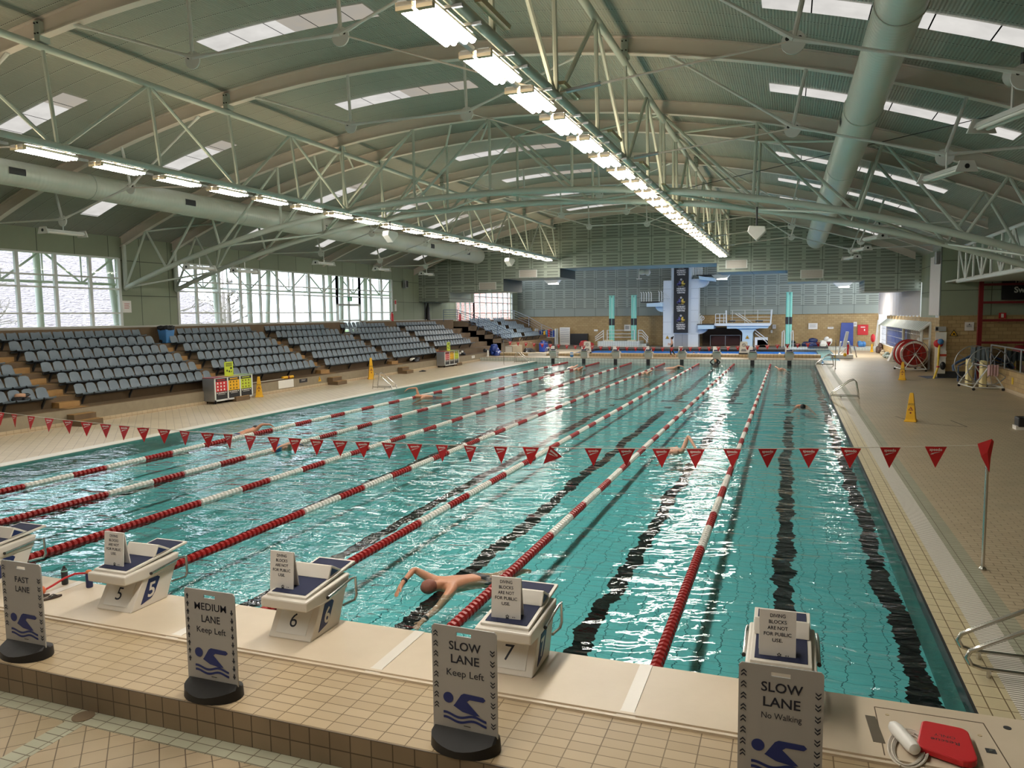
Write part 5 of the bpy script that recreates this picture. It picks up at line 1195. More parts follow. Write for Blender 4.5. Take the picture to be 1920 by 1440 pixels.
def triw(loc, label):
    t = thing('warning_sign', label, 'sign', loc, 0, 'small warning triangles'); flat([[(-.2, -.16), (.2, -.16), (0, .19)]], black, t, (0, 0, 0), FR, 'border', .006); flat([[(-.15, -.13), (.15, -.13), (0, .135)]], yellow, t, (0, -.007, 0), FR, 'triangle', .004); flat([circ(.0, -.03, .045, 8), [(-.09, -.1), (.09, -.1), (.04, -.02)]], black, t, (0, -.0115, 0), FR, 'pictogram', .001)
triw((6.95, 71.47, 1.28), 'yellow warning triangle on the left leg of the diving tower'); triw((14.8, 71.47, 1.28), 'yellow warning triangle on the pier of the wide platform'); triw((27.1, 39.695, 2.5), 'yellow warning triangle on the brick pier wall at the right')
stw = thing('stair', 'small white stair with handrails right of the wide diving platform', 'stair', (16, 72, .3))
for i in range(4): MB().box(-.5 + .25 * i, .7, -.5, .5, .2 * (3 - i) * 0 + 0, .95 - .24 * i).build('tread', tower_white, stw)
for k in (0, .3): MB().path([(-.5, -.5, 1.7 - k), (.55, -.5, .85 - k), (.7, -.5, .65 - k)], .04, 6).build('hand_rail', white_paint, stw)
dk = MB().box(10.15, 14.2, 74.38, 74.48, .3, 2.2); struct('wall_recess', dk, plain('dark_brown_shadow', srgb(70, 54, 40), .8), 'dark brown sheet below the diving platforms, their shadow in its colour')  # dark sheet for the opening, shadow below the platforms put into its colour
gt = thing('store_gate', 'maroon double gate with grey frame under the diving platforms', 'gate', (12.5, 74.0, .3))
for s in (-1, 1): MB().box(min(0, s * 1.4), max(0, s * 1.4), 0, .06, .05, 1.0).build('leaf', plain('dark_maroon', srgb(74, 34, 34), .6), gt)
MB().tube((-1.5, 0, 0), (-1.5, 0, 1.1), .04, 6).tube((1.5, 0, 0), (1.5, 0, 1.1), .04, 6).tube((0, 0, 0), (0, 0, 1.1), .04, 6).tube((-1.5, 0, 1.1), (1.5, 0, 1.1), .04, 6).build('frame', galv, gt)
# aqua posts on the white plinth
pb = thing('tiled_plinth', 'white tiled plinth with railings carrying two aqua posts', 'plinth', (1.9, 71.5, .3)); MB().box(-2.2, 2.2, -.3, 2.4, 0, .58).build('plinth', white_t, pb); MB().box(2.2, 2.9, 0, 1.5, 0, .3).build('low_step', white_t, pb)
rl = MB()
for x in (-1.6, -1.2, 1.7, 2.1): rl.tube((x, -.2, .58), (x, -.2, 1.75), .04, 6)
for z in (1.72, 1.35, 1.0): rl.path([(-1.2, -.2, z), (1.7, -.2, z)], .025, 6)
for k in range(3): rl.path([(2.1, -.2, 1.72 - .3 * k), (2.5, -.2, 1.7 - .3 * k), (3.1, -.2, 1.0 - .25 * k), (2.9, -.2, .6 - .1 * k)], .04, 6); rl.path([(-1.6, -.2, 1.72 - .3 * k), (-2.5, -.2, 1.0 - .2 * k)], .035, 6)
rl.build('railing', white_paint, pb)
for x in (-1.0, 1.4): MB().box(x - .45, x + .45, -.3, .1, .58, .72).build('foot_pad', plain('cream_pad', srgb(206, 196, 160), .6), pb)
def apost(x, z0, label):
    t = thing('aqua_post', label, 'post', (x, 71.5, z0), 0, 'aqua lift posts'); h = 5.6 - z0
    for s in (-.16, .16): MB().lathe([(.13, 0), (.13, h)], 12, (s, 0, 0)).build('column', aqua, t, smooth=True)
    MB().box(-.06, .06, -.06, .06, .1, h - .2).build('core', plain('pale_aqua', srgb(176, 224, 206), .4), t); MB().lathe([(.155, 2.5 - z0 + .04), (.155, 3.24 - z0)], 12, (-.16, 0, 0)).lathe([(.155, 2.5 - z0 + .04), (.155, 3.24 - z0)], 12, (.16, 0, 0)).build('black_band', black, t)
    MB().box(-.3, .3, -.16, .16, h, h + .05).build('cap', aqua, t); return t
apost(1.15, .88, 'left one of two aqua posts on the white plinth'); apost(3.48, .88, 'right one of two aqua posts on the white plinth'); apost(18.62, .32, 'single aqua post right of the wide diving platform')
rl = thing('post_railing', 'white hoop rails at the foot of the single aqua post', 'railing', (18.6, 71.2, .3))
for s in (-.45, .35): MB().path([(s - .1, 0, 0), (s - .1, 0, 1.5), (s + .05, 0, 1.65), (s + .1, 0, 1.2), (s + .1, 0, 0)], .04, 6).build('hoop', white_paint, rl)
# things along the rear wall at the right
t = thing('gym_mat', 'tall blue vinyl mat leaning on the rear wall', 'mat', (23.95, 74.0, .30)); mb = MB().prism([(-.62, 0), (.62, 0), (.62, 2.3), (-.48, 2.32)], 'y', -.08, .08); mb.xf(Matrix.Rotation(-.1, 4, 'X')).build('mat', blue_mat, t, bevel=.03)
card('fire_hose_cabinet', 'red fire hose cabinet on the rear wall beside the blue mat', 'cabinet', (25.45, 74.5, 1.9), .95, 1.0, signred, FR, [[(-.2, .22), (.2, .22), (.2, .3), (-.2, .3)], [(.1, -.1), (.2, -.1), (.2, .08), (.1, .08)]], white_plastic)
card('wall_notice', 'large white notice on the rear brick wall right of the aqua post', 'notice', (20.9, 74.5, 2.28), .85, .6, paper, FR, bars(.8, .5, 4), sign_grey)
card('wall_notice', 'small white notice on the rear wall above the white bundle', 'notice', (22.53, 74.5, 2.1), .54, .2, paper, FR, bars(.5, .16, 2)); card('wall_notice', 'small white notice at the top right of the blue mat', 'notice', (24.75, 74.5, 2.45), .3, .45, paper, FR, bars(.28, .3, 3))
card('wall_notice', 'upper small white plate right of the wide platform', 'notice', (17.25, 74.5, 2.25), .32, .4, paper, FR, bars(.3, .3, 3)); card('wall_notice', 'lower small white plate right of the wide platform', 'notice', (17.0, 74.5, 1.76), .18, .28, paper, FR, bars(.16, .2, 2)); card('wall_notice', 'white notice on the rear wall between the aqua posts', 'notice', (2.2, 74.5, 2.2), .7, .7, paper, FR, bars(.6, .5, 4))
card('wall_box', 'small cream electrical box on the rear wall left of the aqua posts', 'box', (-1.3, 74.5, 1.95), .42, .2, white_plastic, FR)
lump('white_bundle', 'stacked bundle of white fabric against the rear wall', 'bundle', (22.1, 73.6, .3), (.55, .45, .66), white_plastic, 14, white_plastic)
lump('kit_bags', 'heap of navy bags at the rear wall, left of the white bundle', 'bags', (20.75, 73.5, .3), (.75, .45, .5), navy, 15); lump('kit_bags', 'black bags at the rear wall beside the single aqua post', 'bags', (19.3, 73.3, .3), (.45, .5, .35), black, 16)
lump('lifejacket_pile', 'pile of blue and orange lifejackets right of the pool lift', 'lifejackets', (25.3, 73.2, .3), (.45, .5, .6), blue_bin, 17, plain('orange_cloth', srgb(226, 110, 70), .7))
bs = thing('bulletin_bench', 'low dark springboard end over the diving pool at the right', 'board', (21.3, 71.2, .30)); MB().box(-.9, .9, -.4, .4, 0, .08).build('board', dark, bs)
pl_ = thing('pool_lift', 'white and red pool lift chair at the corner of the diving pool', 'lift', (22.7, 57.2, DZ))
MB().box(-.9, .7, -.3, .3, .02, .32).build('base', white_plastic, pl_, bevel=.03); MB().path([(-.35, 0, .3), (-.2, 0, 1.3), (.35, 0, 1.3), (.55, 0, .4)], .07, 8).build('frame', white_paint, pl_, smooth=True); MB().prism([(-.1, .9), (.2, .9), (.35, 2.1), (.15, 2.1)], 'y', -.15, .15).build('mast', white_plastic, pl_); MB().box(.25, .38, -.1, .1, .32, 1.1).build('ram', signred, pl_)
MB().path([(-.3, 0, .35), (.4, 0, 1.0), (.75, 0, .95), (.95, 0, .1)], .045, 7).build('grab_rail', chrome, pl_); MB().ball((.1, -.32, .32), (.13, .06, .14), 10, 6).build('yellow_wheel', yellow, pl_); MB().box(-1.2, -.7, -.3, .3, .2, .3).build('foot_rest', galv, pl_); flat([[(-.1, 0), (0, -.1), (.1, 0), (0, .1)]], yellow2, pl_, (-.62, -.305, .17), FR, 'yellow_diamond')
# ------------------------------------------------------------------ right hand deck
struct('wall_low_right', MB().box(26.42, 26.55, 45.5, 69, 0, .82), brick_x, 'low brick wall in front of the storage lean-to'); struct('trim_43', MB().box(26.4, 26.57, 45.5, 69, .82, .87), white_plastic, 'pale capping of the low brick wall')
lean = thing('storage_lean_to', 'wire fenced storage lean-to with a sloping translucent roof by the right wall', 'lean-to', (26.5, 57, 0))
corr = NT('translucent_roofing'); _q = corr.xyz(); corr.bsdf(corr.mix(corr.M('GREATER_THAN', corr.M('FRACT', corr.M('MULTIPLY', _q[1], 1.1)), .5), srgb(150, 156, 146), srgb(186, 190, 176)), .4)
MB().prism([(26.25 - 26.5, 2.46), (26.88 - 26.5, 3.0), (26.88 - 26.5, 3.04), (26.25 - 26.5, 2.50)], 'y', -12, 11.5).build('roof', corr.m, lean) if False else MB().add([(-.25, -11.5, 2.46), (.38, -11.5, 3.0), (.38, 11.5, 3.0), (-.25, 11.5, 2.46), (-.25, -11.5, 2.5), (.38, -11.5, 3.04), (.38, 11.5, 3.04), (-.25, 11.5, 2.5)], [(0, 1, 2, 3), (7, 6, 5, 4), (0, 4, 5, 1), (1, 5, 6, 2), (2, 6, 7, 3), (3, 7, 4, 0)]).build('roof', corr.m, lean)
MB().path([(-.25, -11.5, 2.45), (.38, -11.5, 3.0)], .09, 6).tube((.36, -11.5, .1), (.36, -11.5, 3.0), .08, 6).tube((-.1, -11.5, .87), (-.1, -11.5, 2.5), .08, 6).tube((-.1, -11.5, 2.0), (.36, -11.5, 2.0), .06, 6).build('end_frame', white_paint, lean)
fe = MB()
for i in range(56): fe.tube((-.06, -11.3 + .4 * i, .87), (-.06, -11.3 + .4 * i, 2.5), .014, 4)
for z in (1.2, 1.7, 2.2): fe.tube((-.06, -11.3, z), (-.06, 11, z), .012, 4)
fe.build('wire_fence', galv, lean)
for y_ in (52.8, 68.5):
    t = thing('post', 'cream steel post before the lean-to, %s one' % ('nearer' if y_ < 60 else 'farther'), 'post', (26.3, y_, 0), 0, 'cream posts'); MB().tube((0, 0, DZ), (0, 0, 2.5), .09, 10).build('post', plain('cream_post', srgb(206, 200, 180), .5), t, smooth=True)
t = thing('blue_curtain', 'blue plastic curtain hanging inside the storage lean-to', 'curtain', (26.7, 60, .9)); mb = MB()
for i in range(40): mb.quad((.05 * (i % 2), -6 + .3 * i, 0), (.05 * ((i + 1) % 2), -5.7 + .3 * i, 0), (.05 * ((i + 1) % 2), -5.7 + .3 * i, 1.75), (.05 * (i % 2), -6 + .3 * i, 1.75))
mb.build('curtain', blue_mat, t)
lump('white_bundle', 'stack of white folded sheets inside the storage lean-to', 'bundle', (26.7, 49.0, .87), (.12, 1.3, .75), white_plastic, 21)
for i, (x, y_, r, m_, lb) in enumerate(((26.1, 62.5, (.3, .8, .35), concrete, 'grey crate and bags along the low brick wall, farthest heap'), (26.0, 58.6, (.4, .9, .3), plain('grey_green_kit', srgb(146, 156, 146), .7), 'grey green kit heap along the low brick wall'), (26.2, 56.8, (.3, .5, .22), plain('brown_kit', srgb(120, 96, 80), .8), 'brown kit heap beside the leaning boards'), (26.2, 66.5, (.3, 1.2, .6), plain('dark_kit', srgb(90, 70, 60), .8), 'dark upright kit at the far end of the low brick wall'))): lump('kit_heap', lb, 'kit', (x, y_, DZ), r, m_, 30 + i)
t = thing('leaning_boards', 'cream boards leaning on a black frame by the low brick wall', 'boards', (26.0, 54.6, DZ))
MB().prism([(-.45, 0), (-.22, 0), (.16, 1.02), (-.02, 1.02)], 'y', -.5, .5).build('board', white_plastic, t); MB().prism([(.1, 0), (.45, 0), (.4, .95), (.2, .95)], 'y', -.5, .3).build('frame', black, t)
um = thing('folded_umbrella', 'bundle of white poles and a red float at the far right window', 'poles', (26.4, 71.0, .3))
for i in range(4): MB().tube((-.2 + .12 * i, 0, 0), (.05 + .05 * i, .3, 2.6 - .3 * i), .035, 6).build('pole', white_paint, um)
MB().ball((-.35, 0, .9), (.2, .2, .4), 10, 8).build('red_float', signred, um, smooth=True)
# lane rope reels
def reel(loc, R, W, label, full, grp, rz=0):
    t = thing('rope_reel', label, 'reel', loc, rz, grp); zc = R + .25
    for y_ in (-W / 2, W / 2):
        rg = MB().ring((0, y_, zc), R, .022, 'y', 40, 6); w = rg.build('wheel', galv, t, smooth=True)
        sp_ = MB()
        for k in range(8): a = 2 * PI * k / 8 + .2; sp_.tube((0, y_, zc), (R * math.cos(a), y_, zc + R * math.sin(a)), .013, 5)
        sp_.build('spokes', galv, w); MB().lathe([(.09, -.04), (.09, .04)], 12, (0, y_, zc), 'y').build('hub', galv, w)
    MB().tube((0, -W / 2 - .1, zc), (0, W / 2 + .1, zc), .03, 8).build('axle', galv, t)
    st_ = MB()
    for y_ in (-W / 2 - .1, W / 2 + .1):
        for s in (-1, 1): st_.tube((0, y_, zc), (s * .62, y_, .14), .028, 7)
        st_.tube((-.62, y_, .14), (.62, y_, .14), .028, 7)
    for s in (-1, 1): st_.tube((s * .62, -W / 2 - .1, .14), (s * .62, W / 2 + .1, .14), .025, 6)
    st_.build('stand', white_paint, t, smooth=True)
    for y_ in (-W / 2 - .1, W / 2 + .1):
        for s in (-1, 1): MB().lathe([(.065, -.02), (.065, .02)], 12, (s * .6, y_, .065), 'y').build('castor', black, t)
    if full:
        for i in range(7):
            r = R * (.45 + .5 * (i % 3) / 2); y_ = -W / 2 + .15 + (W - .3) * i / 6
            MB().ring((0, y_, zc), r, .1, 'y', 36, 6).build('red_rope', red_plastic if i % 3 != 1 else white_plastic, t, smooth=True)
            MB().ring((0, y_ + .12, zc), R * .85, .09, 'y', 36, 6).build('rope', red_plastic if i % 2 else white_plastic, t, smooth=True)
        MB().lathe([(R * .82, -W / 2 + .1), (R * .82, W / 2 - .1)], 30, (0, 0, zc), 'y').build('rope_core', plain('deep_red_rope', srgb(134, 26, 26), .5), t)
    return t
r1 = reel((27.2, 33.6, DZ), .86, 1.9, 'empty steel lane rope reel on the right deck by the terrace wall', False, 'lane rope reels', .1)
r2 = reel((25.75, 45.0, DZ), .80, 1.8, 'steel reel wound with red and white lane rope, left of the brick pier', True, 'lane rope reels', .15)
def cloth(name, label, cat, loc, w, h, mat, rz=0, seed=0):
    t = thing(name, label, cat, loc, rz); rr = random.Random(seed); mb = MB(); n = 14; P = []
    for i in range(n + 1):
        x = -w / 2 + w * i / n; d = .05 * math.sin(i * 1.7 + seed); P.append((x, d))
    vs = [(x, d * .4, 0) for x, d in P] + [(x * 1.03, d + .03, -h * (.9 + .1 * math.sin(i * 2.1 + seed))) for i, (x, d) in enumerate(P)] + [(x, d * .4 + .12, -.02) for x, d in P] + [(x, d + .14, -h * .7) for x, d in P]
    m_ = n + 1; fs = [(i, i + 1, i + 1 + m_, i + m_) for i in range(n)] + [(i, i + 2 * m_, i + 1 + 2 * m_, i + 1) for i in range(n)] + [(i + 2 * m_, i + 3 * m_, i + 1 + 3 * m_, i + 1 + 2 * m_) for i in range(n)]
    mb.add(vs, fs).build('cloth', mat, t, smooth=True); return t
cloth('towel', 'grey blue cloth draped over the empty lane rope reel', 'towel', (27.35, 34.5, 1.98), .8, .8, plain('grey_cloth', srgb(126, 140, 150), .85, var=.3, scale=14), .3, 1)
cloth('towel', 'pink cloth hanging on the front of the empty lane rope reel', 'towel', (27.45, 32.4, 1.25), .42, .55, plain('pink_cloth', srgb(206, 172, 172), .85), .1, 2)
for i, (x, y_, lb) in enumerate(((27.0, 35.1, 'cream foam board standing behind the empty reel, left one'), (27.35, 33.9, 'cream foam board standing behind the empty reel, right one'))):
    t = thing('foam_board', lb, 'foam board', (x, y_, DZ), 0, 'cream foam boards'); MB().box(-.11, .11, -.3, .3, 0, 1.3).build('board', plain('cream_foam', srgb(222, 206, 150), .7), t, bevel=.05)
# lifeguard equipment at the pier
gp = thing('rescue_board', 'tall white rescue equipment board beside the brick pier', 'board', (26.45, 39.45, DZ)); MB().box(-.26, .26, -.03, .03, .25, 2.5).build('panel', white_plastic, gp); MB().box(-.12, .26, -.2, -.03, 1.15, 1.5).build('holder', white_plastic, gp); MB().box(-.125, .265, -.205, -.03, 1.2, 1.32).build('red_band', plain('orange_red', srgb(196, 66, 36), .5), gp); MB().prism([(-.12, 1.15), (.26, 1.15), (.26, .55)], 'y', -.1, -.03).build('bracket', white_plastic, gp)
hp = thing('head_float', 'red and blue rescue bag hanging at the top of the white board', 'bag', (26.36, 39.25, 1.95)); MB().ball((-.05, 0, .0), (.24, .1, .22), 12, 8).build('red_bag', signred, hp, smooth=True); MB().ball((.04, -.06, .1), (.16, .1, .16), 12, 8).build('blue_bag', blue_bin, hp, smooth=True)
yp = thing('rescue_pole', 'yellow rescue pole with a bent lower end by the white board', 'pole', (26.33, 39.2, DZ)); MB().path([(-.2, -.1, 0), (-.02, 0, .55), (.02, 0, 1.8)], .055, 8).build('pole', yellow2, yp, smooth=True); MB().lathe([(.075, .6), (.075, .68)], 10).build('red_strap', signred, yp)
hb = thing('dark_bag', 'black bag hung low beside the yellow rescue pole', 'bag', (26.55, 39.2, .75)); MB().ball((0, 0, 0), (.14, .1, .22), 10, 8).build('bag', black, hb, smooth=True)
tp = thing('tip_box', 'white header sign above the rescue board', 'sign', (26.45, 39.62, 2.6)); MB().box(-.26, .26, -.02, .02, 0, .26).build('board', sign_grey, tp); MB().box(-.24, -.12, -.025, -.02, .05, .22).build('dark_mark', black, tp)
fm = thing('floor_mat', 'blue grey rubber mat on the right deck before the brick pier', 'mat', (26.1, 40.0, DZ)); MB().prism([(-.55, .7), (.5, 1.0), (.62, -.5), (-.3, -.95)], 'z', 0, .012).build('mat', plain('slate_mat', srgb(84, 92, 112), .8), fm)
card('wall_notice', 'white notice on the brick pier wall left of the red frame', 'notice', (27.82, 39.70, 2.86), .44, .46, paper, FR, [[(-.04, .08), (.04, .08), (0, .15)]] + bars(.36, .2, 3), ink)
card('fire_sign', 'red and white fire sign on the pier wall behind the red frame', 'sign', (29.33, 39.70, 3.42), .34, .30, signred, FR, [[(-.06, -.1), (.06, -.1), (.06, .1), (-.06, .1)]], white_plastic)
fg = thing('steel_gantry', 'maroon steel ladder frame standing at the right by the pier', 'frame', (28.2, 39.2, DZ))
MB().box(-.1, .1, -.1, .1, 0, 5.2).box(2.05, 2.3, -.1, .1, 0, 4.4).build('upright', maroon, fg)
for z in (1.95, 3.12, 4.06, 5.0): MB().box(.1, 2.1, -.05, .05, z - .06, z + .06).build('rung', maroon, fg)
sc_ = thing('display_screen', 'black display board with white letters behind the red frame', 'screen', (30.2, 39.5, 4.25)); MB().box(-1.0, 1.2, -.06, .06, 0, 1.4).build('panel', black, sc_)
text('Doone', paper, sc_, (-.05, -.065, .93), FR, height=.18, bold=.01); text('Swim', paper, sc_, (.0, -.065, .52), FR, height=.32, bold=.03)
ct = thing('black_curtain', 'bunched black netting hanging at the right edge of the photo', 'netting', (30.15, 38.6, 3.1)); mb = MB()
for i in range(5): mb.path([(.12 * i - .1, .05 * (i % 2), 3.2), (.13 * i - .05, .04, 1.6), (.08 * i, 0, .2 * (i % 3))], [.1, .1, .05], 7)
mb.build('net', black, ct, smooth=True)
tr_ = railing('terrace_railing', 'grey terrace railing with glass infill on the low brick wall', [(28.1, 36.0, 1.02), (28.1, 33.4, 1.02), (28.1, 30.8, 1.02), (28.1, 28.2, 1.02), (28.1, 25.6, 1.02), (28.1, 23.0, 1.02)], 1.0, galv, 1, (28.1, 36.0, 1.02), .035)
MB().box(-.006, .006, -12.9, -.1, .08, .88).build('glass', rail_glass, tr_)
sr = thing('stair_railing', 'blue grey looped handrail of the steps beside the pier', 'railing', (27.3, 37.6, DZ))
for i in range(3): MB().path([(-.3 + .35 * i, -.2 * i, 0), (-.3 + .35 * i, -.2 * i, .8), (.0 + .35 * i, -.2 * i + .1, .95), (.9 + .3 * i, .9, 1.25)], .04, 7).build('hand_rail', blue_steel, sr, smooth=True)
MB().path([(-.5, 0, .55), (-.55, 0, .8), (-.4, 0, .95), (.9, .9, 1.55)], .07, 8).build('top_rail', blue_steel, sr, smooth=True)
lump('covered_table', 'things covered by a maroon cloth on the terrace', 'table', (29.0, 35.0, 1.04), (.7, .6, .62), maroon, 41)
lump('terrace_kit', 'grey bags on the terrace behind the glass railing, left heap', 'bags', (29.2, 32.6, 1.04), (.5, .8, .4), plain('grey_bags', srgb(120, 130, 134), .7), 42); lump('terrace_kit', 'pale bags on the terrace behind the glass railing, right heap', 'bags', (29.0, 30.4, 1.04), (.45, .7, .38), plain('pale_bags', srgb(196, 196, 184), .7), 43)
lump('terrace_chair', 'dark seat on the terrace at the right photo edge', 'seat', (29.3, 29.0, 1.04), (.4, .5, .55), black, 44)
card('brick_sign', 'small yellow notice on the low terrace wall', 'notice', (27.99, 31.5, .62), .22, .3, yellow2, Matrix.Rotation(PI, 4, 'Z') @ SIDE)
eb = thing('equipment_box', 'black and white kit at the right edge of the photo on the deck', 'kit', (25.6, 20.0, DZ)); MB().box(-.2, .2, -.25, .25, .1, .38).build('box', black, eb, bevel=.03); MB().box(-.25, .1, -.2, .2, 0, .12).build('base', white_plastic, eb)
# boards on the far walkway, signs on legs
for x, lb in ((3.2, 'white no diving board sign on the far walkway at the left'), (15.47, 'white no diving board sign on the far walkway at the right')):
    t = thing('no_diving_sign', lb, 'sign', (x, 53.2, .56), 0, 'no diving signs'); MB().prism([(-.34, .08), (.34, .08), (.27, .92), (.22, .97), (-.22, .97), (-.27, .92)], 'y', -.02, .02).build('board', white_plastic, t); MB().box(-.36, .36, -.16, .16, 0, .1).build('foot', rubber, t, bevel=.03)
    rg = [( .13 * math.cos(a), .13 * math.sin(a)) for a in [2 * PI * k / 20 for k in range(21)]] + [(.10 * math.cos(a), .10 * math.sin(a)) for a in [2 * PI * k / 20 for k in range(20, -1, -1)]]
    flat([rg, [(-.1, .085), (-.085, .1), (.1, -.085), (.085, -.1)], [(-.07, -.02), (.05, .0), (.06, .03), (-.06, .01)]], ink, t, (0, -.022, .70), FR, 'symbol'); flat([[(-.16, .0), (.16, .0), (.16, .045), (-.16, .045)], [(-.19, -.1), (.19, -.1), (.19, -.04), (-.19, -.04)]], ink, t, (0, -.022, .34), FR, 'text_marks')
card('depth_sign', 'white depth plate at the left end of the far walkway', 'sign', (-.9, 52.55, .45), 1.6, .22, white_plastic, FR, bars(1.2, .2, 1), ink)
bl = thing('pool_blind', 'blue and white floating pool cover pieces beside the far walkway, left', 'cover', (1.0, 55.6, .12)); MB().box(-1.6, 1.8, -.3, .4, 0, .3).build('cover', blue_mat, bl, bevel=.05); MB().box(-1.9, -.3, -.6, -.35, .02, .3).build('white_edge', white_plastic, bl)
bk_ = thing('swim_bag', 'small blue and white bag on the far walkway between two left blocks', 'bag', (2.45, 51.2, .35)); MB().box(-.12, .12, -.1, .1, 0, .38).build('bag', blue_bin, bk_, bevel=.04); MB().box(-.13, .13, -.105, .105, .2, .3).build('band', white_plastic, bk_)
cam_ = thing('ceiling_camera', 'white camera bracket under the end wall bulkhead', 'camera', (7.5, 53.9, 6.5)); MB().tube((-.2, 0, 0), (-.2, 0, .85), .04, 6).box(-.4, 0, -.1, .1, -.03, .05).build('bracket', white_paint, cam_); MB().ball((.5, 0, .5), (.22, .2, .26), 10, 8).ball((.05, 0, .5), (.3, .18, .2), 10, 8).build('housing', white_paint, cam_, smooth=True)
for i, (x, z, lb) in enumerate(((-.75, 6.98, 'framed air grille on the left block of the end wall'), (-4.2, 6.1, 'framed air grille on the lower left block of the end wall'), (15.05, 7.2, 'framed air grille on the upper right block of the end wall'), (20.1, 6.35, 'framed air grille on the lower right block of the end wall'))):
    t = thing('air_grille', lb, 'grille', (x, 49.99, z), 0, 'air grilles on the end wall'); MB().box(-.75, .75, -.03, 0, -.3, .3).build('frame', white_paint, t); g = MB()
    for k in range(9): g.box(-.68, .68, -.04, -.028, -.26 + .06 * k, -.225 + .06 * k)
    g.build('louvres', plain('pinkish_louvre', srgb(176, 160, 146), .6), t)
# left wall bits
card('wall_notice', 'pinkish notice on the green wall right of the first window', 'notice', (-10.39, 20.1, 4.35), .5, .55, paper, SIDE, bars(.4, .4, 4), plain('pink_print', srgb(196, 130, 130), .6))
for y_, lb in ((45.0, 'red fire extinguisher by the third window, on the stand ledge'), (57.9, 'red fire extinguisher by the far left window')):
    t = thing('fire_extinguisher', lb, 'extinguisher', (-10.2, y_, 3.38 if y_ < 50 else 3.25)); MB().lathe([(.11, 0), (.11, .5), (.05, .6), (.04, .68)], 14).build('cylinder', signred, t, smooth=True); MB().box(-.04, .1, -.03, .03, .66, .72).build('handle', black, t)
card('wall_notice', 'small red and white notices on the green wall right of the third window', 'notice', (-10.39, 45.9, 4.6), .3, .9, paper, SIDE, [[(-.12, .1), (.12, .1), (.12, .4), (-.12, .4)]], signred)
card('exit_sign', 'small green exit sign above the glass door', 'sign', (-10.3, 39.2, 5.0), .5, .3, plain('exit_green', srgb(40, 150, 90), .5), SIDE, [[(-.05, -.1), (.05, -.1), (.05, .1), (-.05, .1)]], white_plastic)
ct = thing('furled_banner', 'furled black curtain hanging on the green wall past the third window', 'curtain', (-10.2, 51.2, 3.38)); MB().path([(0, 0, 0), (0, .0, 1.0), (0, .05, 1.45)], [.2, .16, .05], 9).build('cloth', black, ct, smooth=True); MB().tube((.0, -.55, .0), (.0, -.55, 1.5), .05, 6).build('pole', dark, ct)
t = thing('wall_light', 'lit batten light on the green wall by the far left window', 'light', (-10.1, 56.6, 5.5)); MB().box(-.1, .1, -.75, .75, 0, .12).build('housing', white_paint, t); MB().box(-.08, .1, -.7, .7, -.04, .0).build('tube', glow_dim, t)
for i, (y_, z_, lb) in enumerate(((47.2, 6.3, 'grey loudspeaker on the green wall right of the third window'),)):
    t = thing('wall_speaker', lb, 'speaker', (-10.15, y_, z_)); MB().box(-.15, .15, -.2, .2, -.3, .3).build('cabinet', galv, t, bevel=.04); MB().box(.14, .16, -.16, .16, -.25, .25).build('grille', dark, t)
t = thing('wall_speaker', 'grey loudspeaker on the corner of the right pier', 'speaker', (26.3, 40.3, 6.6)); MB().box(-.15, .1, -.2, .2, -.35, .35).build('cabinet', galv, t, bevel=.04)
# ------------------------------------------------------------------ outside the windows
def column(x, y_, lean, label):
    t = thing('canopy_column', label, 'column', (x, y_, 2.3), 0, 'white canopy columns outside'); MB().tube((0, 0, 0), (0, lean, 5.2), .16, 10).build('shaft', white_paint, t, smooth=True); return t
for i, (y_, l) in enumerate(((19.0, .0), (22.2, -.5), (31.0, -.4), (32.2, 0), (35.6, .4), (42.5, .3), (43.3, 0), (46, .2))):
    column(-13.2 if i % 2 else -14.6, y_, l, 'white canopy column outside the left windows, %s from the camera' % ordn[i])
ctz = thing('canopy_truss', 'white canopy truss outside the left windows', 'truss', (-13.0, 0, 0))
MB().tube((0, 8, 6.9), (0, 52, 6.9), .08, 6).tube((0, 8, 5.5), (0, 52, 5.5), .06, 6).build('chords', white_paint, ctz)
wv = MB()
for i in range(22): wv.tube((0, 8 + 2 * i, 6.9 if i % 2 else 5.5), (0, 10 + 2 * i, 5.5 if i % 2 else 6.9), .05, 5); wv.tube((0, 8 + 2 * i, 5.5), (0, 8 + 2 * i, 6.9), .04, 5)
wv.build('web', white_paint, ctz); MB().box(-2.6, 1.8, 6, 52, 7.0, 7.15).build('canopy', white_paint, ctz)
bark = plain('pale_bark', srgb(176, 164, 158), .9, var=.3)
def tree(loc, h, seed, label):
    t = thing('bare_tree', label, 'tree', loc, 0, 'bare trees outside the windows'); rr = random.Random(seed); tk = MB(); br = MB()
    tk.path([(0, 0, -.5), (.05, 0, h * .4), (0, .1, h)], [.2, .14, .03], 7)
    def grow(p, d, L, r, n):
        q = p + d * L; br.path([p, (p + q) / 2 + Vector((rr.uniform(-.1, .1), rr.uniform(-.1, .1), rr.uniform(-.1, .1))), q], [r, r * .8, r * .55], 4)
        if n:
            for _ in range(3):
                e = (d + Vector((rr.uniform(-.7, .7), rr.uniform(-.9, .9), rr.uniform(-.35, .6)))).normalized(); grow(p.lerp(q, rr.uniform(.4, 1)), e, L * rr.uniform(.5, .8), r * .6, n - 1)
    for k in range(15):
        a = rr.uniform(0, 2 * PI); z = h * rr.uniform(.12, .95); grow(Vector((0, 0, z)), Vector((math.cos(a), math.sin(a), rr.uniform(.0, .5))).normalized(), h * .32 * (1.15 - z / h), .05, 2)
    tk.build('trunk', bark, t, smooth=True); br.build('branches', bark, t); return t
tree((-17, 29, 2.4), 6.5, 3, 'bare tree with spreading branches outside the second window, nearest'); tree((-19, 36.5, 2.4), 5.5, 5, 'bare tree outside the second window, farther right'); tree((-16, 33.5, 2.4), 4.0, 8, 'small bare tree outside the second window between the others')
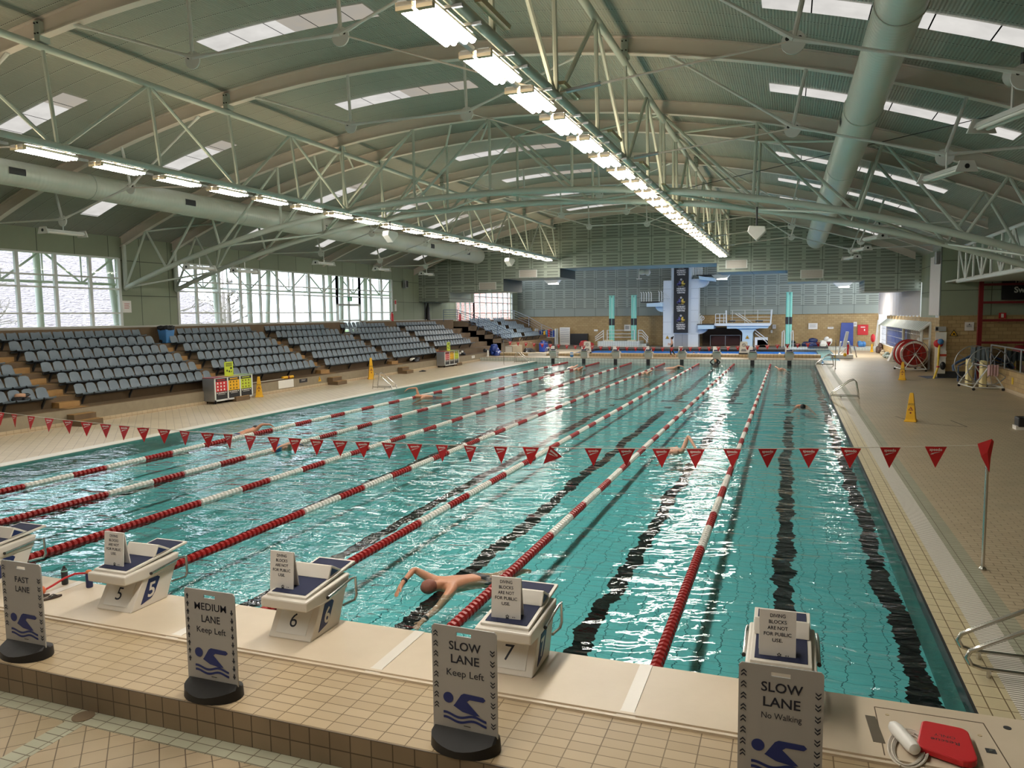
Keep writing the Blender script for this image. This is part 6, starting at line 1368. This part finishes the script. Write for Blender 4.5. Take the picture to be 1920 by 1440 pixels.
tree((-16.5, 13.6, 2.4), 6, 11, 'bare shrub tree outside the first window at the left'); tree((-20, 19.6, 2.4), 6, 12, 'bare shrub tree outside the first window at the right')
# ------------------------------------------------------------------ people
def skin_mesh(name, J, E, mat, parent, root, sub=2):
    ks = list(J); idx = {k: i for i, k in enumerate(ks)}
    me = bpy.data.meshes.new(name); me.from_pydata([J[k][0] for k in ks], [(idx[a], idx[b]) for a, b in E], [])
    o = bpy.data.objects.new(name, me); COL.objects.link(o)
    md = o.modifiers.new('s', 'SKIN'); md.use_smooth_shade = True
    for i, k in enumerate(ks):
        r = J[k][1]; me.skin_vertices[0].data[i].radius = (r, r) if not isinstance(r, tuple) else r
    me.skin_vertices[0].data[idx[root]].use_root = True
    s = o.modifiers.new('u', 'SUBSURF'); s.levels = sub; s.render_levels = sub
    m2 = bpy.data.meshes.new_from_object(o.evaluated_get(bpy.context.evaluated_depsgraph_get()))
    bpy.data.objects.remove(o); m2.materials.clear(); m2.materials.append(mat); m2.name = name
    n = bpy.data.objects.new(name, m2); COL.objects.link(n); n.parent = parent; return n
def hand(J, E, wrist, tag_, palm, fd, sd, sc=1.0, spread=.018):
    """five fingers on a palm: fd = finger direction, sd = towards the thumb"""
    P = Vector(palm); fd = Vector(fd).normalized(); sd = Vector(sd).normalized(); dn = fd.cross(sd)
    J[tag_ + 'p'] = (tuple(P), (.036 * sc, .02 * sc)); E.append((wrist, tag_ + 'p'))
    for i, (off, L) in enumerate(((.028, .075), (.010, .085), (-.009, .08), (-.027, .062))):
        b = P + fd * .045 + sd * off; m_ = b + fd * L * .5 * sc + sd * off * .35; e = b + fd * L * sc + sd * off * .5 - dn * .012
        for nm, q, r in (('b', b, .0105), ('m', m_, .0095), ('e', e, .008)): J[tag_ + nm + str(i)] = (tuple(q), r * sc)
        E += [(tag_ + 'p', tag_ + 'b%d' % i), (tag_ + 'b%d' % i, tag_ + 'm%d' % i), (tag_ + 'm%d' % i, tag_ + 'e%d' % i)]
    b = P + sd * .035 - fd * .005; m_ = b + sd * .03 + fd * .03; e = m_ + fd * .03 + sd * .008
    for nm, q, r in (('t0', b, .013), ('t1', m_, .011), ('t2', e, .009)): J[tag_ + nm] = (tuple(q), r * sc)
    E += [(tag_ + 'p', tag_ + 't0'), (tag_ + 't0', tag_ + 't1'), (tag_ + 't1', tag_ + 't2')]
def swimmer(loc, heading, label, skin, suit, cap, arm='R', big=False, armpose=None, down=None):
    t = thing('person', label, 'person', loc, heading)
    s = 1 if arm == 'L' else -1
    J = {'pel': ((-.78, 0, -.09), .135), 'wai': ((-.56, 0, -.07), .12), 'che': ((-.32, 0, -.035), (.16, .12)), 'nec': ((-.13, 0, .01), .06), 'hd1': ((-.03, 0, .02), .09), 'hd2': ((.05, 0, .03), .095), 'hd3': ((.12, 0, .02), .06)}
    E = [('pel', 'wai'), ('wai', 'che'), ('che', 'nec'), ('nec', 'hd1'), ('hd1', 'hd2'), ('hd2', 'hd3')]
    for q, z in ((1, -.12), (-1, -.16)):
        n = 'l' if q > 0 else 'r'
        J.update({n + 'hip': ((-.88, q * .09, -.11), .095), n + 'kne': ((-1.25, q * .11, z - .02), .064), n + 'ank': ((-1.63, q * .12, z), .04), n + 'toe': ((-1.80, q * .12, z - .05), .028)})
        E += [('pel', n + 'hip'), (n + 'hip', n + 'kne'), (n + 'kne', n + 'ank'), (n + 'ank', n + 'toe')]
    ap = armpose or ((.0, .40, .17), (.30, .24, .10), (.40, .19, .04))
    dp = down or ((.15, .34, -.14), (.46, .44, -.19), (.54, .47, -.21))
    J.update({'us': ((-.2, s * .19, .01), .075), 'ue': ((ap[0][0], s * ap[0][1], ap[0][2]), .05), 'uw': ((ap[1][0], s * ap[1][1], ap[1][2]), .033), 'ds': ((-.2, -s * .19, -.04), .075), 'de': ((dp[0][0], -s * dp[0][1], dp[0][2]), .05), 'dw': ((dp[1][0], -s * dp[1][1], dp[1][2]), .033)})
    E += [('che', 'us'), ('us', 'ue'), ('ue', 'uw'), ('che', 'ds'), ('ds', 'de'), ('de', 'dw')]
    up_ = Vector(ap[2]) - Vector(ap[1]); dd = Vector(dp[2]) - Vector(dp[1])
    hand(J, E, 'uw', 'h', (ap[2][0], s * ap[2][1], ap[2][2]), (up_.x, s * up_.y, up_.z), (0, -s, .3)); hand(J, E, 'dw', 'g', (dp[2][0], -s * dp[2][1], dp[2][2]), (dd.x, -s * dd.y, dd.z), (0, s, .2))
    skin_mesh('body', J, E, skin, t, 'pel')
    if suit is not None:
        S = {'a': ((-.66, 0, -.082), .135), 'b': ((-.78, 0, -.09), .145), 'l': ((-.9, .09, -.112), .103), 'l2': ((-1.04, .1, -.125), .09), 'r': ((-.9, -.09, -.12), .103), 'r2': ((-1.04, -.1, -.14), .09)}
        skin_mesh('swim_shorts', S, [('a', 'b'), ('b', 'l'), ('l', 'l2'), ('b', 'r'), ('r', 'r2')], suit, t, 'b', 1)
    if cap is not None:
        MB().ball((.04, 0, .035), (.125, .105, .10), 14, 9).build('swim_cap' if cap is not hair_m else 'hair', cap, t, smooth=True)
    if big:
        for w, e in (('uw', 'ue'), ('dw', 'de')):
            p = Vector(J[w][0]); d = (Vector(J[e][0]) - p).normalized(); MB().path([p + d * .02, p + d * .06], .042, 10).build('wrist_band', black, t, smooth=True)
    return t
hd_ = math.atan2(-1.5, -.77)
swimmer((14.2, 1.92, .03), hd_, 'short haired person swimming crawl towards the camera by blocks 6 and 7, arm raised', skin_m, black, stubble, 'R', True)
swimmer((5.05, 10.7, .03), -PI / 2, 'person in a blue cap swimming beside the second lane rope on the left', skin2_m, navy, blue_bin, 'L')
swimmer((15.95, 13.2, .03), -PI / 2 + .2, 'person swimming in lane 7 with a bent arm up behind the flags', skin2_m, red_plastic, None, 'L', False, ((-.25, .34, .42), (.05, .52, .12), (.12, .55, .05)))
swimmer((2.6, 24.1, .03), -PI / 2 - .5, 'person with one arm lifted swimming along the leftmost rope by the left ladder', skin_m, navy, None, 'R', False, ((-.2, .35, .38), (.15, .5, .36), (.24, .52, .30)))
swimmer((1.95, 13.5, .03), PI / 2, 'person with a low arm swimming at the left end behind the near flags', skin_m, navy, hair_m, 'R', False, ((-.1, .38, .20), (.3, .4, .14), (.4, .4, .08)))
swimmer((19.3, 24.8, -.02), -PI / 2, 'dark capped person low in the water near the right pool edge', skin_m, black, black, 'R', False, ((.1, .35, -.1), (.4, .4, -.15), (.5, .4, -.16)))
swimmer((18.3, 45.0, .03), -PI / 2, 'pale person swimming in lane 8 near the far wall', skin2_m, navy, None, 'R')
swimmer((10.3, 40.2, .03), -PI / 2, 'pale person swimming near the fourth rope towards the far end', skin2_m, navy, None, 'L')
swimmer((11.6, 45.3, .03), 0.2, 'person with dark hair swimming under the far blocks near lane 5', skin2_m, white_plastic, hair_m, 'R')
swimmer((5.3, 42.4, .03), -PI / 2, 'reddish person swimming near the far end between the second and third rope', skin_m, navy, None, 'L')
swimmer((4.4, 44.3, .03), PI / 2, 'pale person swimming far off beside the second rope', skin2_m, navy, None, 'R')
def bust(loc, rz, label, skin, hair, shirt=None, armsup=False):
    t = thing('person', label, 'person', loc, rz)
    J = {'che': ((0, 0, -.28), (.17, .11)), 'bel': ((0, 0, -.6), .13), 'nec': ((0, 0, -.06), .055), 'chin': ((0, -.03, .03), .062), 'hd': ((0, 0, .11), .088), 'top': ((0, .01, .2), .06), 'nose': ((0, -.105, .085), .014)}
    E = [('bel', 'che'), ('che', 'nec'), ('nec', 'chin'), ('chin', 'hd'), ('hd', 'top'), ('hd', 'nose')]
    for q in (1, -1):
        n = 'l' if q > 0 else 'r'
        if armsup: J.update({n + 's': ((q * .19, 0, -.16), .07), n + 'e': ((q * .36, -.05, .0), .05), n + 'w': ((q * .16, -.06, .2), .04), n + 'f': ((q * .08, -.06, .22), .035)})
        else: J.update({n + 's': ((q * .19, 0, -.16), .07), n + 'e': ((q * .28, -.05, -.4), .05), n + 'w': ((q * .2, -.25, -.45), .04), n + 'f': ((q * .15, -.33, -.45), .035)})
        E += [('che', n + 's'), (n + 's', n + 'e'), (n + 'e', n + 'w'), (n + 'w', n + 'f')]
    skin_mesh('body', J, E, shirt or skin, t, 'bel')
    if shirt is not None: MB().ball((0, -.025, .09), (.088, .1, .125), 12, 9).build('face', skin, t, smooth=True)
    MB().ball((0, .03, .15), (.1, .1, .11), 12, 8).build('hair', hair, t, smooth=True)
    for q in (1, -1): MB().ball((q * .034, -.105 if shirt is not None else -.082, .115), .014, 8, 6).build('eye', black, t)
    MB().ball((0, -.112 if shirt is not None else -.085, .035), (.028, .012, .008), 8, 6).build('mouth', maroon, t)
    return t
bust((13.72, 49.3, .18), 0, 'dark haired person in black holding the far wall below the block of lane 6', skin_m, hair_m, black, True)
for i, (x, y_, lb, h) in enumerate(((2.3, 56.6, 'head of a person in the diving pool, leftmost of the bathers', hair_m), (7.9, 57.4, 'dark haired person in the diving pool left of block 4', hair_m), (11.6, 57.6, 'bald person in the diving pool left of block 6', None), (14.0, 57.2, 'person in the diving pool beside block 6', None), (18.0, 58.6, 'person in a pale cap in the diving pool, rightmost bather', white_plastic), (11.0, 59.6, 'person in a dark cap in the diving pool behind the walkway', navy))):
    bust((x, y_, .16), PI if i == 1 else 0, lb, skin2_m if i % 2 else skin_m, h or skin_m)
# person walking on the far walkway
t = thing('person', 'dark haired person in black swimwear and leggings walking on the far walkway', 'person', (10.34, 51.2, .35), PI)
J = {'pel': ((0, 0, .86), .115), 'wai': ((.0, 0, 1.02), .095), 'che': ((0, 0, 1.2), (.10, .13)), 'nec': ((.02, 0, 1.34), .045), 'chin': ((.06, 0, 1.42), .052), 'hd': ((.03, 0, 1.49), .078), 'top': ((.02, 0, 1.56), .055), 'nose': ((.125, 0, 1.47), .012),
     'lh': ((0, .08, .8), .085), 'lk': ((.10, .09, .46), .056), 'la': ((.02, .09, .09), .036), 'lt': ((.14, .09, .03), .03), 'rh': ((0, -.08, .8), .085), 'rk': ((-.06, -.09, .46), .056), 'ra': ((-.28, -.09, .14), .036), 'rt': ((-.2, -.09, .03), .03),
     'ls': ((0, .17, 1.28), .052), 'le': ((.02, .21, 1.02), .038), 'lw': ((.16, .17, .98), .028), 'rs': ((0, -.17, 1.28), .052), 're': ((.02, -.21, 1.02), .038), 'rw': ((.18, -.17, 1.06), .028)}
E = [('pel', 'wai'), ('wai', 'che'), ('che', 'nec'), ('nec', 'chin'), ('chin', 'hd'), ('hd', 'top'), ('hd', 'nose'), ('pel', 'lh'), ('lh', 'lk'), ('lk', 'la'), ('la', 'lt'), ('pel', 'rh'), ('rh', 'rk'), ('rk', 'ra'), ('ra', 'rt'), ('che', 'ls'), ('ls', 'le'), ('le', 'lw'), ('che', 'rs'), ('rs', 're'), ('re', 'rw')]
hand(J, E, 'lw', 'h', (.22, .15, .98), (1, -.2, 0), (0, -.3, 1), .8); hand(J, E, 'rw', 'g', (.24, -.15, 1.07), (1, .2, 0), (0, .3, 1), .8)
skin_mesh('body', J, E, skin2_m, t, 'pel')
S = {'c': ((0, 0, 1.22), (.105, .135)), 'w': ((0, 0, 1.02), .105), 'p': ((0, 0, .86), .125), 'l': ((0, .08, .8), .095), 'lk': ((.10, .09, .46), .066), 'la': ((.03, .09, .17), .044), 'r': ((0, -.08, .8), .095), 'rk': ((-.06, -.09, .46), .066), 'ra': ((-.25, -.09, .2), .044)}
skin_mesh('swimsuit', S, [('c', 'w'), ('w', 'p'), ('p', 'l'), ('l', 'lk'), ('lk', 'la'), ('p', 'r'), ('r', 'rk'), ('rk', 'ra')], black, t, 'p', 1)
MB().ball((-.005, 0, 1.51), (.095, .09, .10), 12, 8).ball((-.09, 0, 1.6), (.055, .055, .055), 10, 6).build('hair', hair_m, t, smooth=True)
for q in (1, -1): MB().ball((.098, q * .03, 1.505), .011, 8, 6).build('eye', black, t)
MB().ball((.112, 0, 1.425), (.01, .024, .007), 8, 6).build('mouth', maroon, t)
